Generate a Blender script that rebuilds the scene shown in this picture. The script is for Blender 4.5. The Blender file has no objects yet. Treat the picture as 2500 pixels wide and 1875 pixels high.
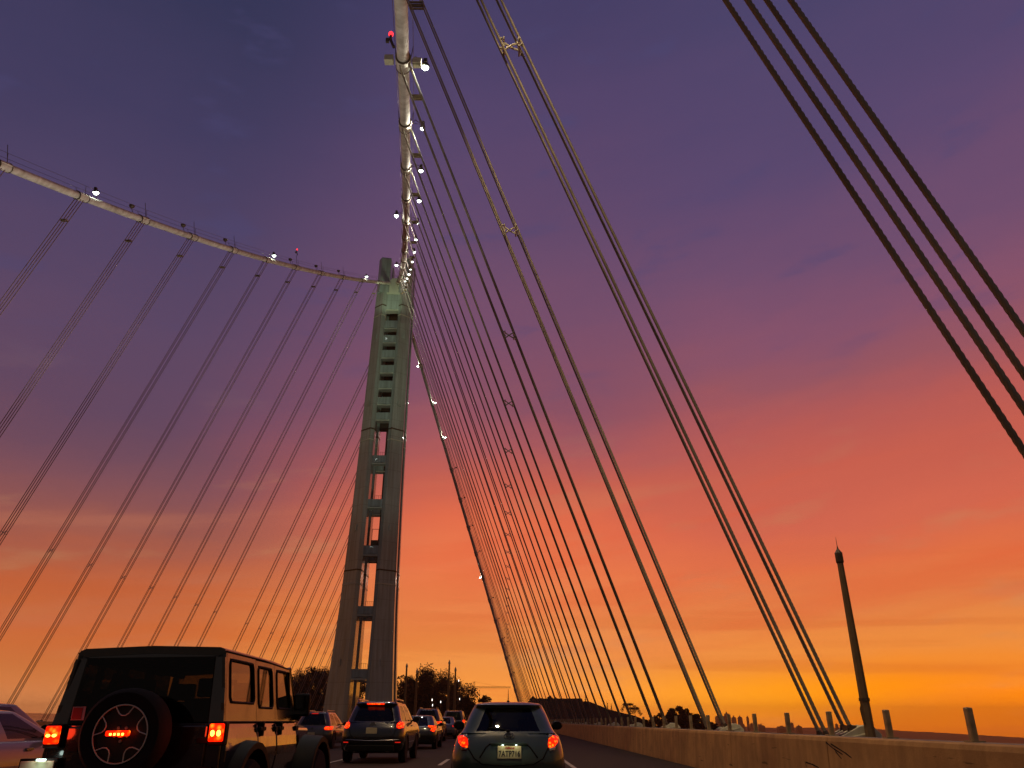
import bpy, bmesh, math, random
from mathutils import Vector, Matrix
random.seed(7)
S = bpy.context.scene
COL = S.collection
PI = math.pi
R_ = math.radians

# ------------------------------------------------------------------ materials
def new_mat(name):
    m = bpy.data.materials.new(name); m.use_nodes = True
    nt = m.node_tree; b = nt.nodes['Principled BSDF']
    return m, nt, b

def N(nt, typ, **kw):
    n = nt.nodes.new(typ)
    for k, v in kw.items():
        if k in n.inputs: n.inputs[k].default_value = v
        else: setattr(n, k, v)
    return n

def surf(name, col, rough=0.5, metal=0.0, coat=0.0, var=0.12, scale=3.0, bump=0.0, bscale=40.0, spec=0.5, rvar=0.1):
    """procedural surface: base colour broken up by two noises, roughness variation and optional bump"""
    m, nt, b = new_mat(name)
    tc = N(nt, 'ShaderNodeTexCoord')
    n1 = N(nt, 'ShaderNodeTexNoise'); n1.inputs['Scale'].default_value = scale; n1.inputs['Detail'].default_value = 6
    nt.links.new(tc.outputs['Object'], n1.inputs['Vector'])
    r = N(nt, 'ShaderNodeValToRGB')
    c = Vector(col[:3])
    r.color_ramp.elements[0].position = 0.3; r.color_ramp.elements[1].position = 0.7
    r.color_ramp.elements[0].color = (*(c * (1 - var)), 1); r.color_ramp.elements[1].color = (*(c * (1 + var)), 1)
    nt.links.new(n1.outputs['Fac'], r.inputs['Fac']); nt.links.new(r.outputs['Color'], b.inputs['Base Color'])
    mr = N(nt, 'ShaderNodeMapRange'); mr.inputs['To Min'].default_value = max(0.0, rough - rvar); mr.inputs['To Max'].default_value = min(1, rough + rvar)
    nt.links.new(n1.outputs['Fac'], mr.inputs['Value']); nt.links.new(mr.outputs['Result'], b.inputs['Roughness'])
    b.inputs['Metallic'].default_value = metal; b.inputs['Coat Weight'].default_value = coat; b.inputs['Coat Roughness'].default_value = 0.04; b.inputs['Coat IOR'].default_value = 1.6
    b.inputs['Specular IOR Level'].default_value = spec
    if bump:
        n2 = N(nt, 'ShaderNodeTexNoise'); n2.inputs['Scale'].default_value = bscale; n2.inputs['Detail'].default_value = 5
        nt.links.new(tc.outputs['Object'], n2.inputs['Vector'])
        bp = N(nt, 'ShaderNodeBump'); bp.inputs['Strength'].default_value = bump; bp.inputs['Distance'].default_value = 0.02
        nt.links.new(n2.outputs['Fac'], bp.inputs['Height']); nt.links.new(bp.outputs['Normal'], b.inputs['Normal'])
    return m

def glow(name, col, strength):
    m, nt, b = new_mat(name)
    b.inputs['Base Color'].default_value = (*[min(1, c) for c in col], 1)
    b.inputs['Emission Color'].default_value = (*col, 1)
    b.inputs['Emission Strength'].default_value = strength
    b.inputs['Roughness'].default_value = 0.3
    return m

def lens_glow(name, col, core, strength, core_s, scale=28.0):
    """tail lamp lens: red emission with hot cells where the bulbs sit behind the moulded lens"""
    m, nt, b = new_mat(name)
    tc = N(nt, 'ShaderNodeTexCoord')
    v = N(nt, 'ShaderNodeTexVoronoi'); v.inputs['Scale'].default_value = scale
    nt.links.new(tc.outputs['Object'], v.inputs['Vector'])
    r = N(nt, 'ShaderNodeValToRGB'); r.color_ramp.elements[0].color = (*core, 1); r.color_ramp.elements[1].color = (*col, 1)
    r.color_ramp.elements[0].position = 0.1; r.color_ramp.elements[1].position = 0.5
    nt.links.new(v.outputs['Distance'], r.inputs['Fac']); nt.links.new(r.outputs['Color'], b.inputs['Emission Color'])
    b.inputs['Base Color'].default_value = (0.25, 0.0, 0.0, 1)
    mr = N(nt, 'ShaderNodeMapRange'); mr.inputs['From Min'].default_value = 0.1; mr.inputs['From Max'].default_value = 0.5
    mr.inputs['To Min'].default_value = core_s; mr.inputs['To Max'].default_value = strength
    nt.links.new(v.outputs['Distance'], mr.inputs['Value']); nt.links.new(mr.outputs['Result'], b.inputs['Emission Strength'])
    b.inputs['Roughness'].default_value = 0.15
    return m

def tint_glass(name, tint, ior=1.85):
    m, nt, b = new_mat(name)
    out = nt.nodes['Material Output']
    tr = N(nt, 'ShaderNodeBsdfTransparent'); tr.inputs['Color'].default_value = (*tint, 1)
    gl = N(nt, 'ShaderNodeBsdfGlossy'); gl.inputs['Roughness'].default_value = 0.02
    fr = N(nt, 'ShaderNodeFresnel'); fr.inputs['IOR'].default_value = ior
    mx = N(nt, 'ShaderNodeMixShader')
    nt.links.new(fr.outputs[0], mx.inputs[0]); nt.links.new(tr.outputs[0], mx.inputs[1]); nt.links.new(gl.outputs[0], mx.inputs[2])
    nt.links.new(mx.outputs[0], out.inputs['Surface'])
    return m

def concrete(name, col, streak=0.5):
    m, nt, b = new_mat(name)
    tc = N(nt, 'ShaderNodeTexCoord')
    n1 = N(nt, 'ShaderNodeTexNoise'); n1.inputs['Scale'].default_value = 1.3; n1.inputs['Detail'].default_value = 9; n1.inputs['Roughness'].default_value = 0.65
    nt.links.new(tc.outputs['Object'], n1.inputs['Vector'])
    r = N(nt, 'ShaderNodeValToRGB'); c = Vector(col)
    r.color_ramp.elements[0].position = 0.35; r.color_ramp.elements[1].position = 0.68
    r.color_ramp.elements[0].color = (*(c * 0.72), 1); r.color_ramp.elements[1].color = (*(c * 1.15), 1)
    nt.links.new(n1.outputs['Fac'], r.inputs['Fac'])
    # tyre scuffs and rub marks: thin stretched noise
    mp = N(nt, 'ShaderNodeMapping'); mp.inputs['Scale'].default_value = (1.0, 0.55, 6.0); mp.inputs['Rotation'].default_value = (0.35, 0, 0)
    nt.links.new(tc.outputs['Object'], mp.inputs['Vector'])
    n2 = N(nt, 'ShaderNodeTexNoise'); n2.inputs['Scale'].default_value = 2.4; n2.inputs['Detail'].default_value = 3
    nt.links.new(mp.outputs[0], n2.inputs['Vector'])
    r2 = N(nt, 'ShaderNodeValToRGB'); r2.color_ramp.elements[0].position = 0.66; r2.color_ramp.elements[1].position = 0.71
    r2.color_ramp.elements[0].color = (1, 1, 1, 1); r2.color_ramp.elements[1].color = (1 - streak, 1 - streak, 1 - streak, 1)
    nt.links.new(n2.outputs['Fac'], r2.inputs['Fac'])
    mx = N(nt, 'ShaderNodeMix', data_type='RGBA', blend_type='MULTIPLY'); mx.inputs[0].default_value = 1
    nt.links.new(r.outputs['Color'], mx.inputs[6]); nt.links.new(r2.outputs['Color'], mx.inputs[7])
    # drips: narrow vertical stains
    mp3 = N(nt, 'ShaderNodeMapping'); mp3.inputs['Scale'].default_value = (1.0, 3.0, 0.25); nt.links.new(tc.outputs['Object'], mp3.inputs['Vector'])
    n4 = N(nt, 'ShaderNodeTexNoise'); n4.inputs['Scale'].default_value = 1.6; n4.inputs['Detail'].default_value = 6; nt.links.new(mp3.outputs[0], n4.inputs['Vector'])
    r4 = N(nt, 'ShaderNodeValToRGB'); r4.color_ramp.elements[0].position = 0.42; r4.color_ramp.elements[1].position = 0.62; r4.color_ramp.elements[0].color = (.86, .84, .82, 1); r4.color_ramp.elements[1].color = (1, 1, 1, 1)
    nt.links.new(n4.outputs['Fac'], r4.inputs['Fac'])
    mx4 = N(nt, 'ShaderNodeMix', data_type='RGBA', blend_type='MULTIPLY'); mx4.inputs[0].default_value = 1; nt.links.new(mx.outputs[2], mx4.inputs[6]); nt.links.new(r4.outputs['Color'], mx4.inputs[7])
    nt.links.new(mx4.outputs[2], b.inputs['Base Color']); b.inputs['Roughness'].default_value = 0.85
    n3 = N(nt, 'ShaderNodeTexNoise'); n3.inputs['Scale'].default_value = 35; n3.inputs['Detail'].default_value = 4
    nt.links.new(tc.outputs['Object'], n3.inputs['Vector'])
    bp = N(nt, 'ShaderNodeBump'); bp.inputs['Strength'].default_value = 0.35; bp.inputs['Distance'].default_value = 0.01
    nt.links.new(n3.outputs['Fac'], bp.inputs['Height']); nt.links.new(bp.outputs['Normal'], b.inputs['Normal'])
    return m

M = {}
M['asphalt'] = surf('asphalt', (0.03, 0.018, 0.009), 0.9, var=0.3, scale=1.2, bump=0.5, bscale=60)
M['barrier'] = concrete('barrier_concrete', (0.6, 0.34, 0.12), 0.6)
M['concrete'] = concrete('deck_concrete', (0.3, 0.28, 0.25), 0.3)
M['marking'] = surf('lane_paint', (0.42, 0.38, 0.32), 0.6, var=0.25, scale=6)
M['tower'] = surf('tower_paint', (0.42, 0.5, 0.48), 0.32, coat=.5, var=0.08, scale=0.25, rvar=0.08)
M['tower_bright'] = surf('tower_lintel_paint', (0.66, 0.68, 0.55), 0.45, var=0.08, scale=0.5)
M['steel_dark'] = surf('dark_steel', (0.1, 0.075, 0.05), 0.5, metal=0.3, var=0.3, scale=4)
M['cable'] = surf('cable_wrapping', (0.8, 0.78, 0.7), 0.8, var=0.14, scale=0.6, spec=0.1)
M['rope'] = surf('zinc_rope', (0.42, 0.38, 0.27), 0.6, metal=0.1, var=0.3, scale=0.8, bump=0.2, bscale=120)
M['rope_far'] = surf('zinc_rope_far', (0.42, 0.32, 0.31), 0.75, var=0.15, scale=0.15, spec=0.2)
M['slot_shade'] = surf('slot_shade_red', (0.05, 0.022, 0.016), 0.6, var=0.2, scale=1)  # shade inside the tower openings, painted as a dark red panel colour
M['hardtop'] = surf('textured_hardtop', (0.008, 0.006, 0.005), 0.24, var=0.2, scale=8, spec=.9, coat=.3, rvar=0.04)
M['clamp'] = surf('clamp_paint', (0.8, 0.76, 0.52), 0.5, var=0.15, scale=5)
M['spacer'] = surf('spacer_paint', (0.9, 0.88, 0.7), 0.5, var=0.05)
M['galv'] = surf('galvanised_steel', (0.4, 0.32, 0.18), 0.5, metal=0.35, var=0.3, scale=7, bump=0.15, bscale=60)
M['pole'] = surf('pole_paint', (0.2, 0.13, 0.06), 0.55, var=0.2, scale=3)
M['tyre'] = surf('tyre_rubber', (0.005, 0.004, 0.004), 0.95, var=0.3, scale=20)
M['rim'] = surf('alloy_rim', (0.35, 0.33, 0.3), 0.3, metal=0.8)
M['rim_dark'] = surf('dark_rim', (0.03, 0.028, 0.026), 0.35, metal=0.4)
M['rim_line'] = surf('rim_machined_edge', (0.75, 0.7, 0.6), 0.35, metal=0.1)
M['plastic'] = surf('black_plastic', (0.007, 0.006, 0.005), 0.6, var=0.2, scale=8, spec=0.2)
M['black_paint'] = surf('black_paint', (0.006, 0.005, 0.005), 0.14, coat=1.0, rvar=0.05, spec=0.8, bump=0.25, bscale=2.2)
for n_ in M['black_paint'].node_tree.nodes:
    if n_.type == 'BUMP': M['black_paint'].node_tree.links.new(n_.outputs[0], M['black_paint'].node_tree.nodes['Principled BSDF'].inputs['Coat Normal'])
M['navy_paint'] = surf('dark_blue_paint', (0.009, 0.01, 0.015), 0.25, coat=1.0, rvar=0.03)
M['teal_paint'] = surf('teal_grey_paint', (0.04, 0.068, 0.055), 0.3, coat=1.0, rvar=0.03)
M['silver_paint'] = surf('silver_paint', (0.1, 0.085, 0.08), 0.3, metal=0.4, coat=1.0, rvar=0.04)
M['white_paint'] = surf('white_paint', (0.24, 0.2, 0.21), 0.3, coat=1.0, rvar=0.04)
M['grey_paint'] = surf('grey_paint', (0.12, 0.11, 0.11), 0.3, metal=0.3, coat=1.0, rvar=0.04)
M['charcoal_paint'] = surf('charcoal_paint', (0.016, 0.012, 0.012), 0.3, coat=1.0, rvar=0.04)
M['interior'] = surf('cabin_cloth', (0.02, 0.018, 0.016), 0.9, var=0.3, scale=12)
M['glass'] = tint_glass('privacy_glass', (0.14, 0.11, 0.05), 1.5)
M['glass_dark'] = tint_glass('rear_privacy_glass', (0.07, 0.052, 0.02), 1.45)
M['glass_side'] = tint_glass('side_glass', (0.16, 0.13, 0.08), 2.0)
M['glass_clear'] = tint_glass('clear_glass', (0.5, 0.48, 0.42))
M['chrome'] = surf('chrome', (0.3, 0.3, 0.3), 0.25, metal=1.0, rvar=0.03)
M['lamp_red'] = lens_glow('tail_lamp_lens', (1.0, 0.012, 0.0), (1.0, 0.14, 0.005), 1.5, 3.2, 18)
M['lamp_core'] = glow('tail_lamp_bulb', (1.0, 0.42, 0.04), 7.0)
M['lamp_dim'] = glow('tail_lamp_dim', (1.0, 0.02, 0.008), 0.55)
M['lamp_off'] = surf('lamp_lens_unlit', (0.1, 0.008, 0.006), 0.2, coat=1.0)
M['lamp_clear'] = surf('clear_lens', (0.4, 0.36, 0.32), 0.15, coat=1.0)
M['beacon'] = glow('beacon_red', (1.0, 0.03, 0.04), 2.2)
M['floodlens'] = glow('floodlight_lens', (0.86, 1.0, 0.9), 14.0)
M['tinylens'] = glow('far_lamp_lens', (1.0, 0.9, 0.78), 3.0)
M['plate'] = surf('plate_paint', (0.62, 0.54, 0.34), 0.4, var=0.08, scale=20)
M['plate_ink'] = surf('plate_ink', (0.02, 0.02, 0.04), 0.5)
M['plate_red'] = surf('plate_script_red', (0.45, 0.1, 0.07), 0.5)
M['platelamp'] = glow('plate_lamp', (0.75, 1.0, 0.9), 5.0)
M['sticker'] = surf('sticker_red', (0.2, 0.02, 0.03), 0.5)
M['sticker_w'] = surf('sticker_border', (0.35, 0.3, 0.32), 0.5)
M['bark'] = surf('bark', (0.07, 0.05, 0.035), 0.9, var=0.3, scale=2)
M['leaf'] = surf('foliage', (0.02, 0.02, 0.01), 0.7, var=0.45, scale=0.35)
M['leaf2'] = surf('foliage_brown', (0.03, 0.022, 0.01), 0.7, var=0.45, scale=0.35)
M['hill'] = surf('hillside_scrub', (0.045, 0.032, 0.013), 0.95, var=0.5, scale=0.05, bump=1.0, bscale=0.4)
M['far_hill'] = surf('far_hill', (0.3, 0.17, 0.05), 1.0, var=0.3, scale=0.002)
M['water'] = surf('bay_water', (0.03, 0.035, 0.04), 0.18, var=0.1, scale=0.02, bump=0.4, bscale=0.15)
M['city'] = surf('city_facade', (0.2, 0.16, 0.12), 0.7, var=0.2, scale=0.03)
M['city_win'] = surf('city_window_band', (0.05, 0.045, 0.04), 0.3, var=0.2, scale=0.03)
M['crane'] = surf('crane_steel', (0.2, 0.12, 0.05), 0.6, metal=0.2)

def weather(m, seam=4.1):
    nt = m.node_tree; b = nt.nodes['Principled BSDF']; src = b.inputs['Base Color'].links[0].from_socket
    tc = N(nt, 'ShaderNodeTexCoord'); sp = N(nt, 'ShaderNodeSeparateXYZ'); nt.links.new(tc.outputs['Object'], sp.inputs[0])
    mo = N(nt, 'ShaderNodeMath', operation='PINGPONG'); nt.links.new(sp.outputs['Z'], mo.inputs[0]); mo.inputs[1].default_value = seam / 2
    lt = N(nt, 'ShaderNodeMath', operation='LESS_THAN'); nt.links.new(mo.outputs[0], lt.inputs[0]); lt.inputs[1].default_value = 0.045
    mp = N(nt, 'ShaderNodeMapping'); mp.inputs['Scale'].default_value = (1.6, 1.6, 0.06); nt.links.new(tc.outputs['Object'], mp.inputs['Vector'])
    n = N(nt, 'ShaderNodeTexNoise'); n.inputs['Scale'].default_value = 1.2; n.inputs['Detail'].default_value = 7; nt.links.new(mp.outputs[0], n.inputs['Vector'])
    r = N(nt, 'ShaderNodeValToRGB'); r.color_ramp.elements[0].position = .35; r.color_ramp.elements[1].position = .65; r.color_ramp.elements[0].color = (.74, .72, .68, 1); r.color_ramp.elements[1].color = (1.06, 1.06, 1.06, 1)
    nt.links.new(n.outputs['Fac'], r.inputs['Fac'])
    x = N(nt, 'ShaderNodeMix', data_type='RGBA', blend_type='MULTIPLY'); x.inputs[0].default_value = 1; nt.links.new(src, x.inputs[6]); nt.links.new(r.outputs['Color'], x.inputs[7])
    y = N(nt, 'ShaderNodeMix', data_type='RGBA', blend_type='MULTIPLY'); nt.links.new(lt.outputs[0], y.inputs[0]); nt.links.new(x.outputs[2], y.inputs[6]); y.inputs[7].default_value = (.72, .7, .68, 1)
    nt.links.new(y.outputs[2], b.inputs['Base Color'])
weather(M['tower']); weather(M['cable'], 400)

# ------------------------------------------------------------------ mesh builder
class MB:
    def __init__(s): s.v = []; s.f = []
    def add(s, vs, fs):
        o = len(s.v); s.v += [tuple(v) for v in vs]; s.f += [tuple(i + o for i in f) for f in fs]; return s
    def box(s, c, d, rot=None, taper=1.0):
        x, y, z = [a / 2 for a in d]; vs = []
        for k, (sz, t) in enumerate(((-1, 1.0), (1, taper))):
            for sx, sy in ((-1, -1), (1, -1), (1, 1), (-1, 1)):
                p = Vector((sx * x * t, sy * y * t, sz * z))
                if rot: p = rot @ p
                vs.append(p + Vector(c))
        return s.add(vs, [(3, 2, 1, 0), (4, 5, 6, 7), (0, 1, 5, 4), (1, 2, 6, 5), (2, 3, 7, 6), (3, 0, 4, 7)])
    def bx(s, x0, x1, y0, y1, z0, z1): return s.box(((x0 + x1) / 2, (y0 + y1) / 2, (z0 + z1) / 2), (abs(x1 - x0), abs(y1 - y0), abs(z1 - z0)))
    def loft(s, rings, cap=True, closed=True):
        n = len(rings[0]); vs = [p for r in rings for p in r]; fs = []
        for i in range(len(rings) - 1):
            for j in range(n if closed else n - 1):
                k = (j + 1) % n; fs.append((i * n + j, i * n + k, (i + 1) * n + k, (i + 1) * n + j))
        if cap: fs.append(tuple(range(n - 1, -1, -1))); fs.append(tuple((len(rings) - 1) * n + j for j in range(n)))
        return s.add(vs, fs)
    def tube(s, pts, r, n=8, cap=True, twist=0.0, lobes=0, lobe=0.0):
        pts = [Vector(p) for p in pts]; rings = []
        rr = r if isinstance(r, (list, tuple)) else [r] * len(pts)
        L = 0; t0 = (pts[1] - pts[0]).normalized()
        up = Vector((0, 0, 1)) if abs(t0.z) < 0.9 else Vector((0, 1, 0))
        u = t0.cross(up).normalized()
        for i, p in enumerate(pts):
            a = pts[max(0, i - 1)]; b = pts[min(len(pts) - 1, i + 1)]; t = (b - a).normalized()
            if i: L += (p - pts[i - 1]).length
            u = (u - t * u.dot(t)).normalized(); w = t.cross(u)
            ring = []
            for j in range(n):
                th = 2 * PI * j / n
                q = rr[i] * (1 + lobe * math.cos(lobes * (th))) if lobes else rr[i]
                th += twist * L
                ring.append(p + (u * math.cos(th) + w * math.sin(th)) * q)
            rings.append(ring)
        return s.loft(rings, cap)
    def prism(s, poly, a, b, axis='y'):
        """poly: list of 2D points; axis y -> (x,z), axis x -> (y,z), axis z -> (x,y)"""
        def P(p, t):
            return {'y': (p[0], t, p[1]), 'x': (t, p[0], p[1]), 'z': (p[0], p[1], t)}[axis]
        n = len(poly)
        return s.add([P(p, a) for p in poly] + [P(p, b) for p in poly],
                     [tuple(range(n - 1, -1, -1)), tuple(range(n, 2 * n))] + [(i, (i + 1) % n, (i + 1) % n + n, i + n) for i in range(n)])
    def lathe(s, prof, c=(0, 0, 0), axis='x', n=28):
        """prof: (radius, offset along axis)"""
        rings = []
        for r, h in prof:
            ring = []
            for j in range(n):
                a = 2 * PI * j / n; ca, sa = math.cos(a) * r, math.sin(a) * r
                p = {'x': (h, ca, sa), 'y': (ca, h, sa), 'z': (ca, sa, h)}[axis]
                ring.append((p[0] + c[0], p[1] + c[1], p[2] + c[2]))
            rings.append(ring)
        return s.loft(rings, True)
    def build(s, name, mat, parent=None, smooth=False, bevel=0.0, auto=35, seg=2):
        me = bpy.data.meshes.new(name); me.from_pydata(s.v, [], s.f)
        bm = bmesh.new(); bm.from_mesh(me); bmesh.ops.recalc_face_normals(bm, faces=bm.faces); bm.to_mesh(me); bm.free()
        me.materials.append(M[mat] if isinstance(mat, str) else mat)
        if smooth:
            me.polygons.foreach_set('use_smooth', [True] * len(me.polygons))
            if auto: me.set_sharp_from_angle(angle=R_(auto))
        o = bpy.data.objects.new(name, me); COL.objects.link(o)
        if parent: o.parent = parent
        if bevel:
            b = o.modifiers.new('bevel', 'BEVEL'); b.width = bevel; b.segments = seg; b.limit_method = 'ANGLE'; b.angle_limit = R_(40)
        return o

def tag(o, label=None, cat=None, group=None, kind=None):
    if label: o['label'] = label
    if cat: o['category'] = cat
    if group: o['group'] = group
    if kind: o['kind'] = kind
    return o
def thing(name, label, cat, loc=(0, 0, 0), rz=0, group=None):
    o = bpy.data.objects.new(name, None); COL.objects.link(o); o.empty_display_size = 0.3
    o.location = loc; o.rotation_euler = (0, 0, rz)
    return tag(o, label, cat, group)
def struct(o, label=None): return tag(o, label, None, None, 'structure')
def copy_tree(o, parent=None):
    c = o.copy(); COL.objects.link(c); c.parent = parent
    for ch in list(o.children): copy_tree(ch, c)
    return c
ORD = ['first', 'second', 'third', 'fourth', 'fifth', 'sixth', 'seventh', 'eighth', 'ninth', 'tenth', 'eleventh', 'twelfth', 'thirteenth', 'fourteenth', 'fifteenth', 'sixteenth', 'seventeenth', 'eighteenth', 'nineteenth']
TENS = {2: 'twenty', 3: 'thirty', 4: 'forty', 5: 'fifty', 6: 'sixty', 7: 'seventy', 8: 'eighty', 9: 'ninety'}
def ordw(n):
    if n < 20: return ORD[n - 1]
    t, u = divmod(n, 10)
    return TENS[t].replace('y', 'ieth') if u == 0 else TENS[t] + '-' + ORD[u - 1]

# ------------------------------------------------------------------ camera (solved from the bridge geometry)
CZ = 1.2
pi_, ro_, ya_ = R_(24.27), R_(-0.146), R_(0.3)
Fv = Vector((math.sin(ya_) * math.cos(pi_), math.cos(ya_) * math.cos(pi_), math.sin(pi_)))
R0 = Vector((math.cos(ya_), -math.sin(ya_), 0)); U0 = R0.cross(Fv)
Rv = R0 * math.cos(ro_) - U0 * math.sin(ro_); Uv = U0 * math.cos(ro_) + R0 * math.sin(ro_)
cam_d = bpy.data.cameras.new('camera'); cam = bpy.data.objects.new('camera', cam_d); COL.objects.link(cam)
mw = Matrix((Rv, Uv, -Fv)).transposed().to_4x4(); mw.translation = Vector((0, 0, CZ)); cam.matrix_world = mw
cam_d.sensor_width = 36; cam_d.lens = 1823.96 / 2500 * 36; cam_d.clip_end = 60000; cam_d.clip_start = 0.05
S.camera = cam
def ray(px, py):
    d = Fv * 1823.96 + Rv * (px - 1250) - Uv * (py - 937.5); return d / d.y
def at(px, py, Y):
    r = ray(px, py) * Y; return Vector((r.x, Y, r.z + CZ))

# ------------------------------------------------------------------ bridge layout
XR, ZR, Y00, XT, DD, HH, YV = 7.075, 1.18, 17.675, -29.625, 0.246, 105.47, -182.2
YT = Y00 + 150; LB, SAG = 172.1, 0.541
def cab(Y, left=False):
    if Y <= YT: s = ((Y - YV) / (YT - YV)) ** 2
    else:
        t = (Y - YT) / LB; s = 1 - t - 4 * SAG * .1 * t * (1 - t)
    X = XR + (XT + DD - XR) * s
    if left: X = 2 * XT - X
    return Vector((X, Y, ZR + (HH - ZR) * s))
XL = 2 * XT - XR
def cab_frame(Y, left):
    t = (cab(Y + 0.5, left) - cab(Y - 0.5, left)).normalized()
    s = t.cross(Vector((0, 0, 1))).normalized(); return t, s, s.cross(t)

# ---- roadway and decks
def sheet(name, x0, x1, y0, y1, z, mat, thick=0.0):
    m = MB()
    if thick: m.bx(x0, x1, y0, y1, z - thick, z)
    else: m.add([(x0, y0, z), (x1, y0, z), (x1, y1, z), (x0, y1, z)], [(0, 1, 2, 3)])
    return m.build(name, mat)
struct(sheet('road', -19.6, 5.5, -40, 560, 0.0, 'asphalt', 0.2))
m = MB(); m.prism([(-19.9, -0.21), (7.9, -0.21), (7.9, -1.2), (3, -5), (-15, -5), (-19.9, -1.2)], -40, 350); struct(m.build('bridge_deck', 'concrete'))
m = MB(); m.bx(5.95, 7.9, -40, 350, -0.2, 0.35); struct(m.build('deck_ledge', 'concrete'))
struct(sheet('road', XL + 1.3, XL + 27.2, -40, 560, 0.0, 'asphalt', 0.2))
m = MB(); m.prism([(XL - 0.8, -0.21), (XL + 27.4, -0.21), (XL + 27.4, -1.2), (XL + 22, -5), (XL + 4, -5), (XL - 0.8, -1.2)], -40, 350); struct(m.build('bridge_deck', 'concrete'))
for k in range(-2, 12):      # cross beams tying the two decks
    m = MB(); m.bx(-40.6, -18.0, YT - 30 * k - 1.5 + 120, YT - 30 * k + 1.5 + 120, -5, -2.2); struct(m.build('deck_crossbeam', 'concrete'))
# markings
m = MB()
for X, sol in ((1.9, True), (-1.98, False), (-5.5, False), (-9.1, False), (-12.7, False), (-16.2, True)):
    if sol: m.bx(X - .06, X + .06, -30, 340, 0.004, 0.006)
    else:
        y = 24.7 - 12.2 * 3
        while y < 330: m.bx(X - .06, X + .06, y, y + 3.7, 0.004, 0.006); y += 12.2
struct(m.build('lane_markings', 'marking'))
# barriers
def barrier(x, sgn, label):
    m = MB()
    prof = [(0, 0), (0, 0.08), (0.045, 0.9), (0.065, 0.955), (0.1, 0.965), (0.4, 0.965), (0.43, 0.94), (0.45, 0)]
    segs = 65; L = 390 / segs
    for i in range(segs):
        y0 = -40 + i * L
        m.prism([(x + sgn * p[0], p[1]) for p in prof], y0 + 0.012, y0 + L - 0.012)
    o = m.build('concrete_barrier', 'barrier', bevel=0.0)
    return tag(o, label, 'barrier', 'concrete barriers along the decks')
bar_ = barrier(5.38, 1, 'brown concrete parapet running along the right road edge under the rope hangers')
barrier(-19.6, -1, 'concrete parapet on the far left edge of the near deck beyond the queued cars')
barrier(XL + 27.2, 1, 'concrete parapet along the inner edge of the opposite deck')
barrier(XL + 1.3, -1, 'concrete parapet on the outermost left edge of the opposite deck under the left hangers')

def on_face(px, py):
    r = ray(px, py); k = 5.38 / r.x; z = CZ + r.z * k; return Vector((5.38 + .045 * max(0, z - .08) / .82, r.y * k, z))
for pts in ([(2010, 1812), (2030, 1828), (2052, 1842)], [(2022, 1816), (2058, 1838), (2074, 1850)], [(2034, 1834), (2050, 1852)], [(1962, 1860), (1967, 1873)], [(1964, 1861), (1980, 1866), (1996, 1874)], [(1500, 1826), (1502, 1834)], [(1846, 1846), (1848, 1858)]):
    P = [on_face(*p) for p in pts]; m = MB(); w = .014
    for p, q in zip(P, P[1:]): m.add([p + Vector((-.003, 0, w)), q + Vector((-.003, 0, w * .6)), q + Vector((-.003, 0, -w * .6)), p + Vector((-.003, 0, -w)), p + Vector((-.001, 0, w)), q + Vector((-.001, 0, w * .6)), q + Vector((-.001, 0, -w * .6)), p + Vector((-.001, 0, -w))], [(0, 1, 2, 3), (4, 5, 6, 7), (0, 1, 5, 4), (3, 2, 6, 7)])
    m.build('scuff_mark', 'tyre', bar_)

# rail posts on the right parapet
m = MB(); prof = [(-.045, -.03), (-.03, -.045), (.03, -.045), (.045, -.03), (.045, .03), (.03, .045), (-.03, .045), (-.045, .03)]
m.loft([[(x, y, z) for x, y in [(a * k, b * k) for a, b in prof]] for z, k in ((0, 1.0), (0.395, 1.0), (0.405, .86), (0.41, 0.6))])
m.bx(-.09, .09, -.09, .09, -0.004, 0.02)
post0 = m.build('rail_post', 'galv')
np_ = 0; Y = 8.25
while Y < 212:
    o = post0 if np_ == 0 else post0.copy()
    if np_: COL.objects.link(o)
    o.location = (5.98, Y, 0.965)
    if np_ % 3 == 1: o.rotation_euler = (0, R_(0.7), R_(3))
    tag(o, 'short steel post on the right parapet, %s one from the camera' % ordw(np_ + 1), 'post', 'steel posts along the right parapet')
    np_ += 1; Y += 2.295
m = MB(); m.bx(5.85, 6.12, -40, 350, 0.2, 0.964); struct(m.build('parapet_backing', 'concrete'))

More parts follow.
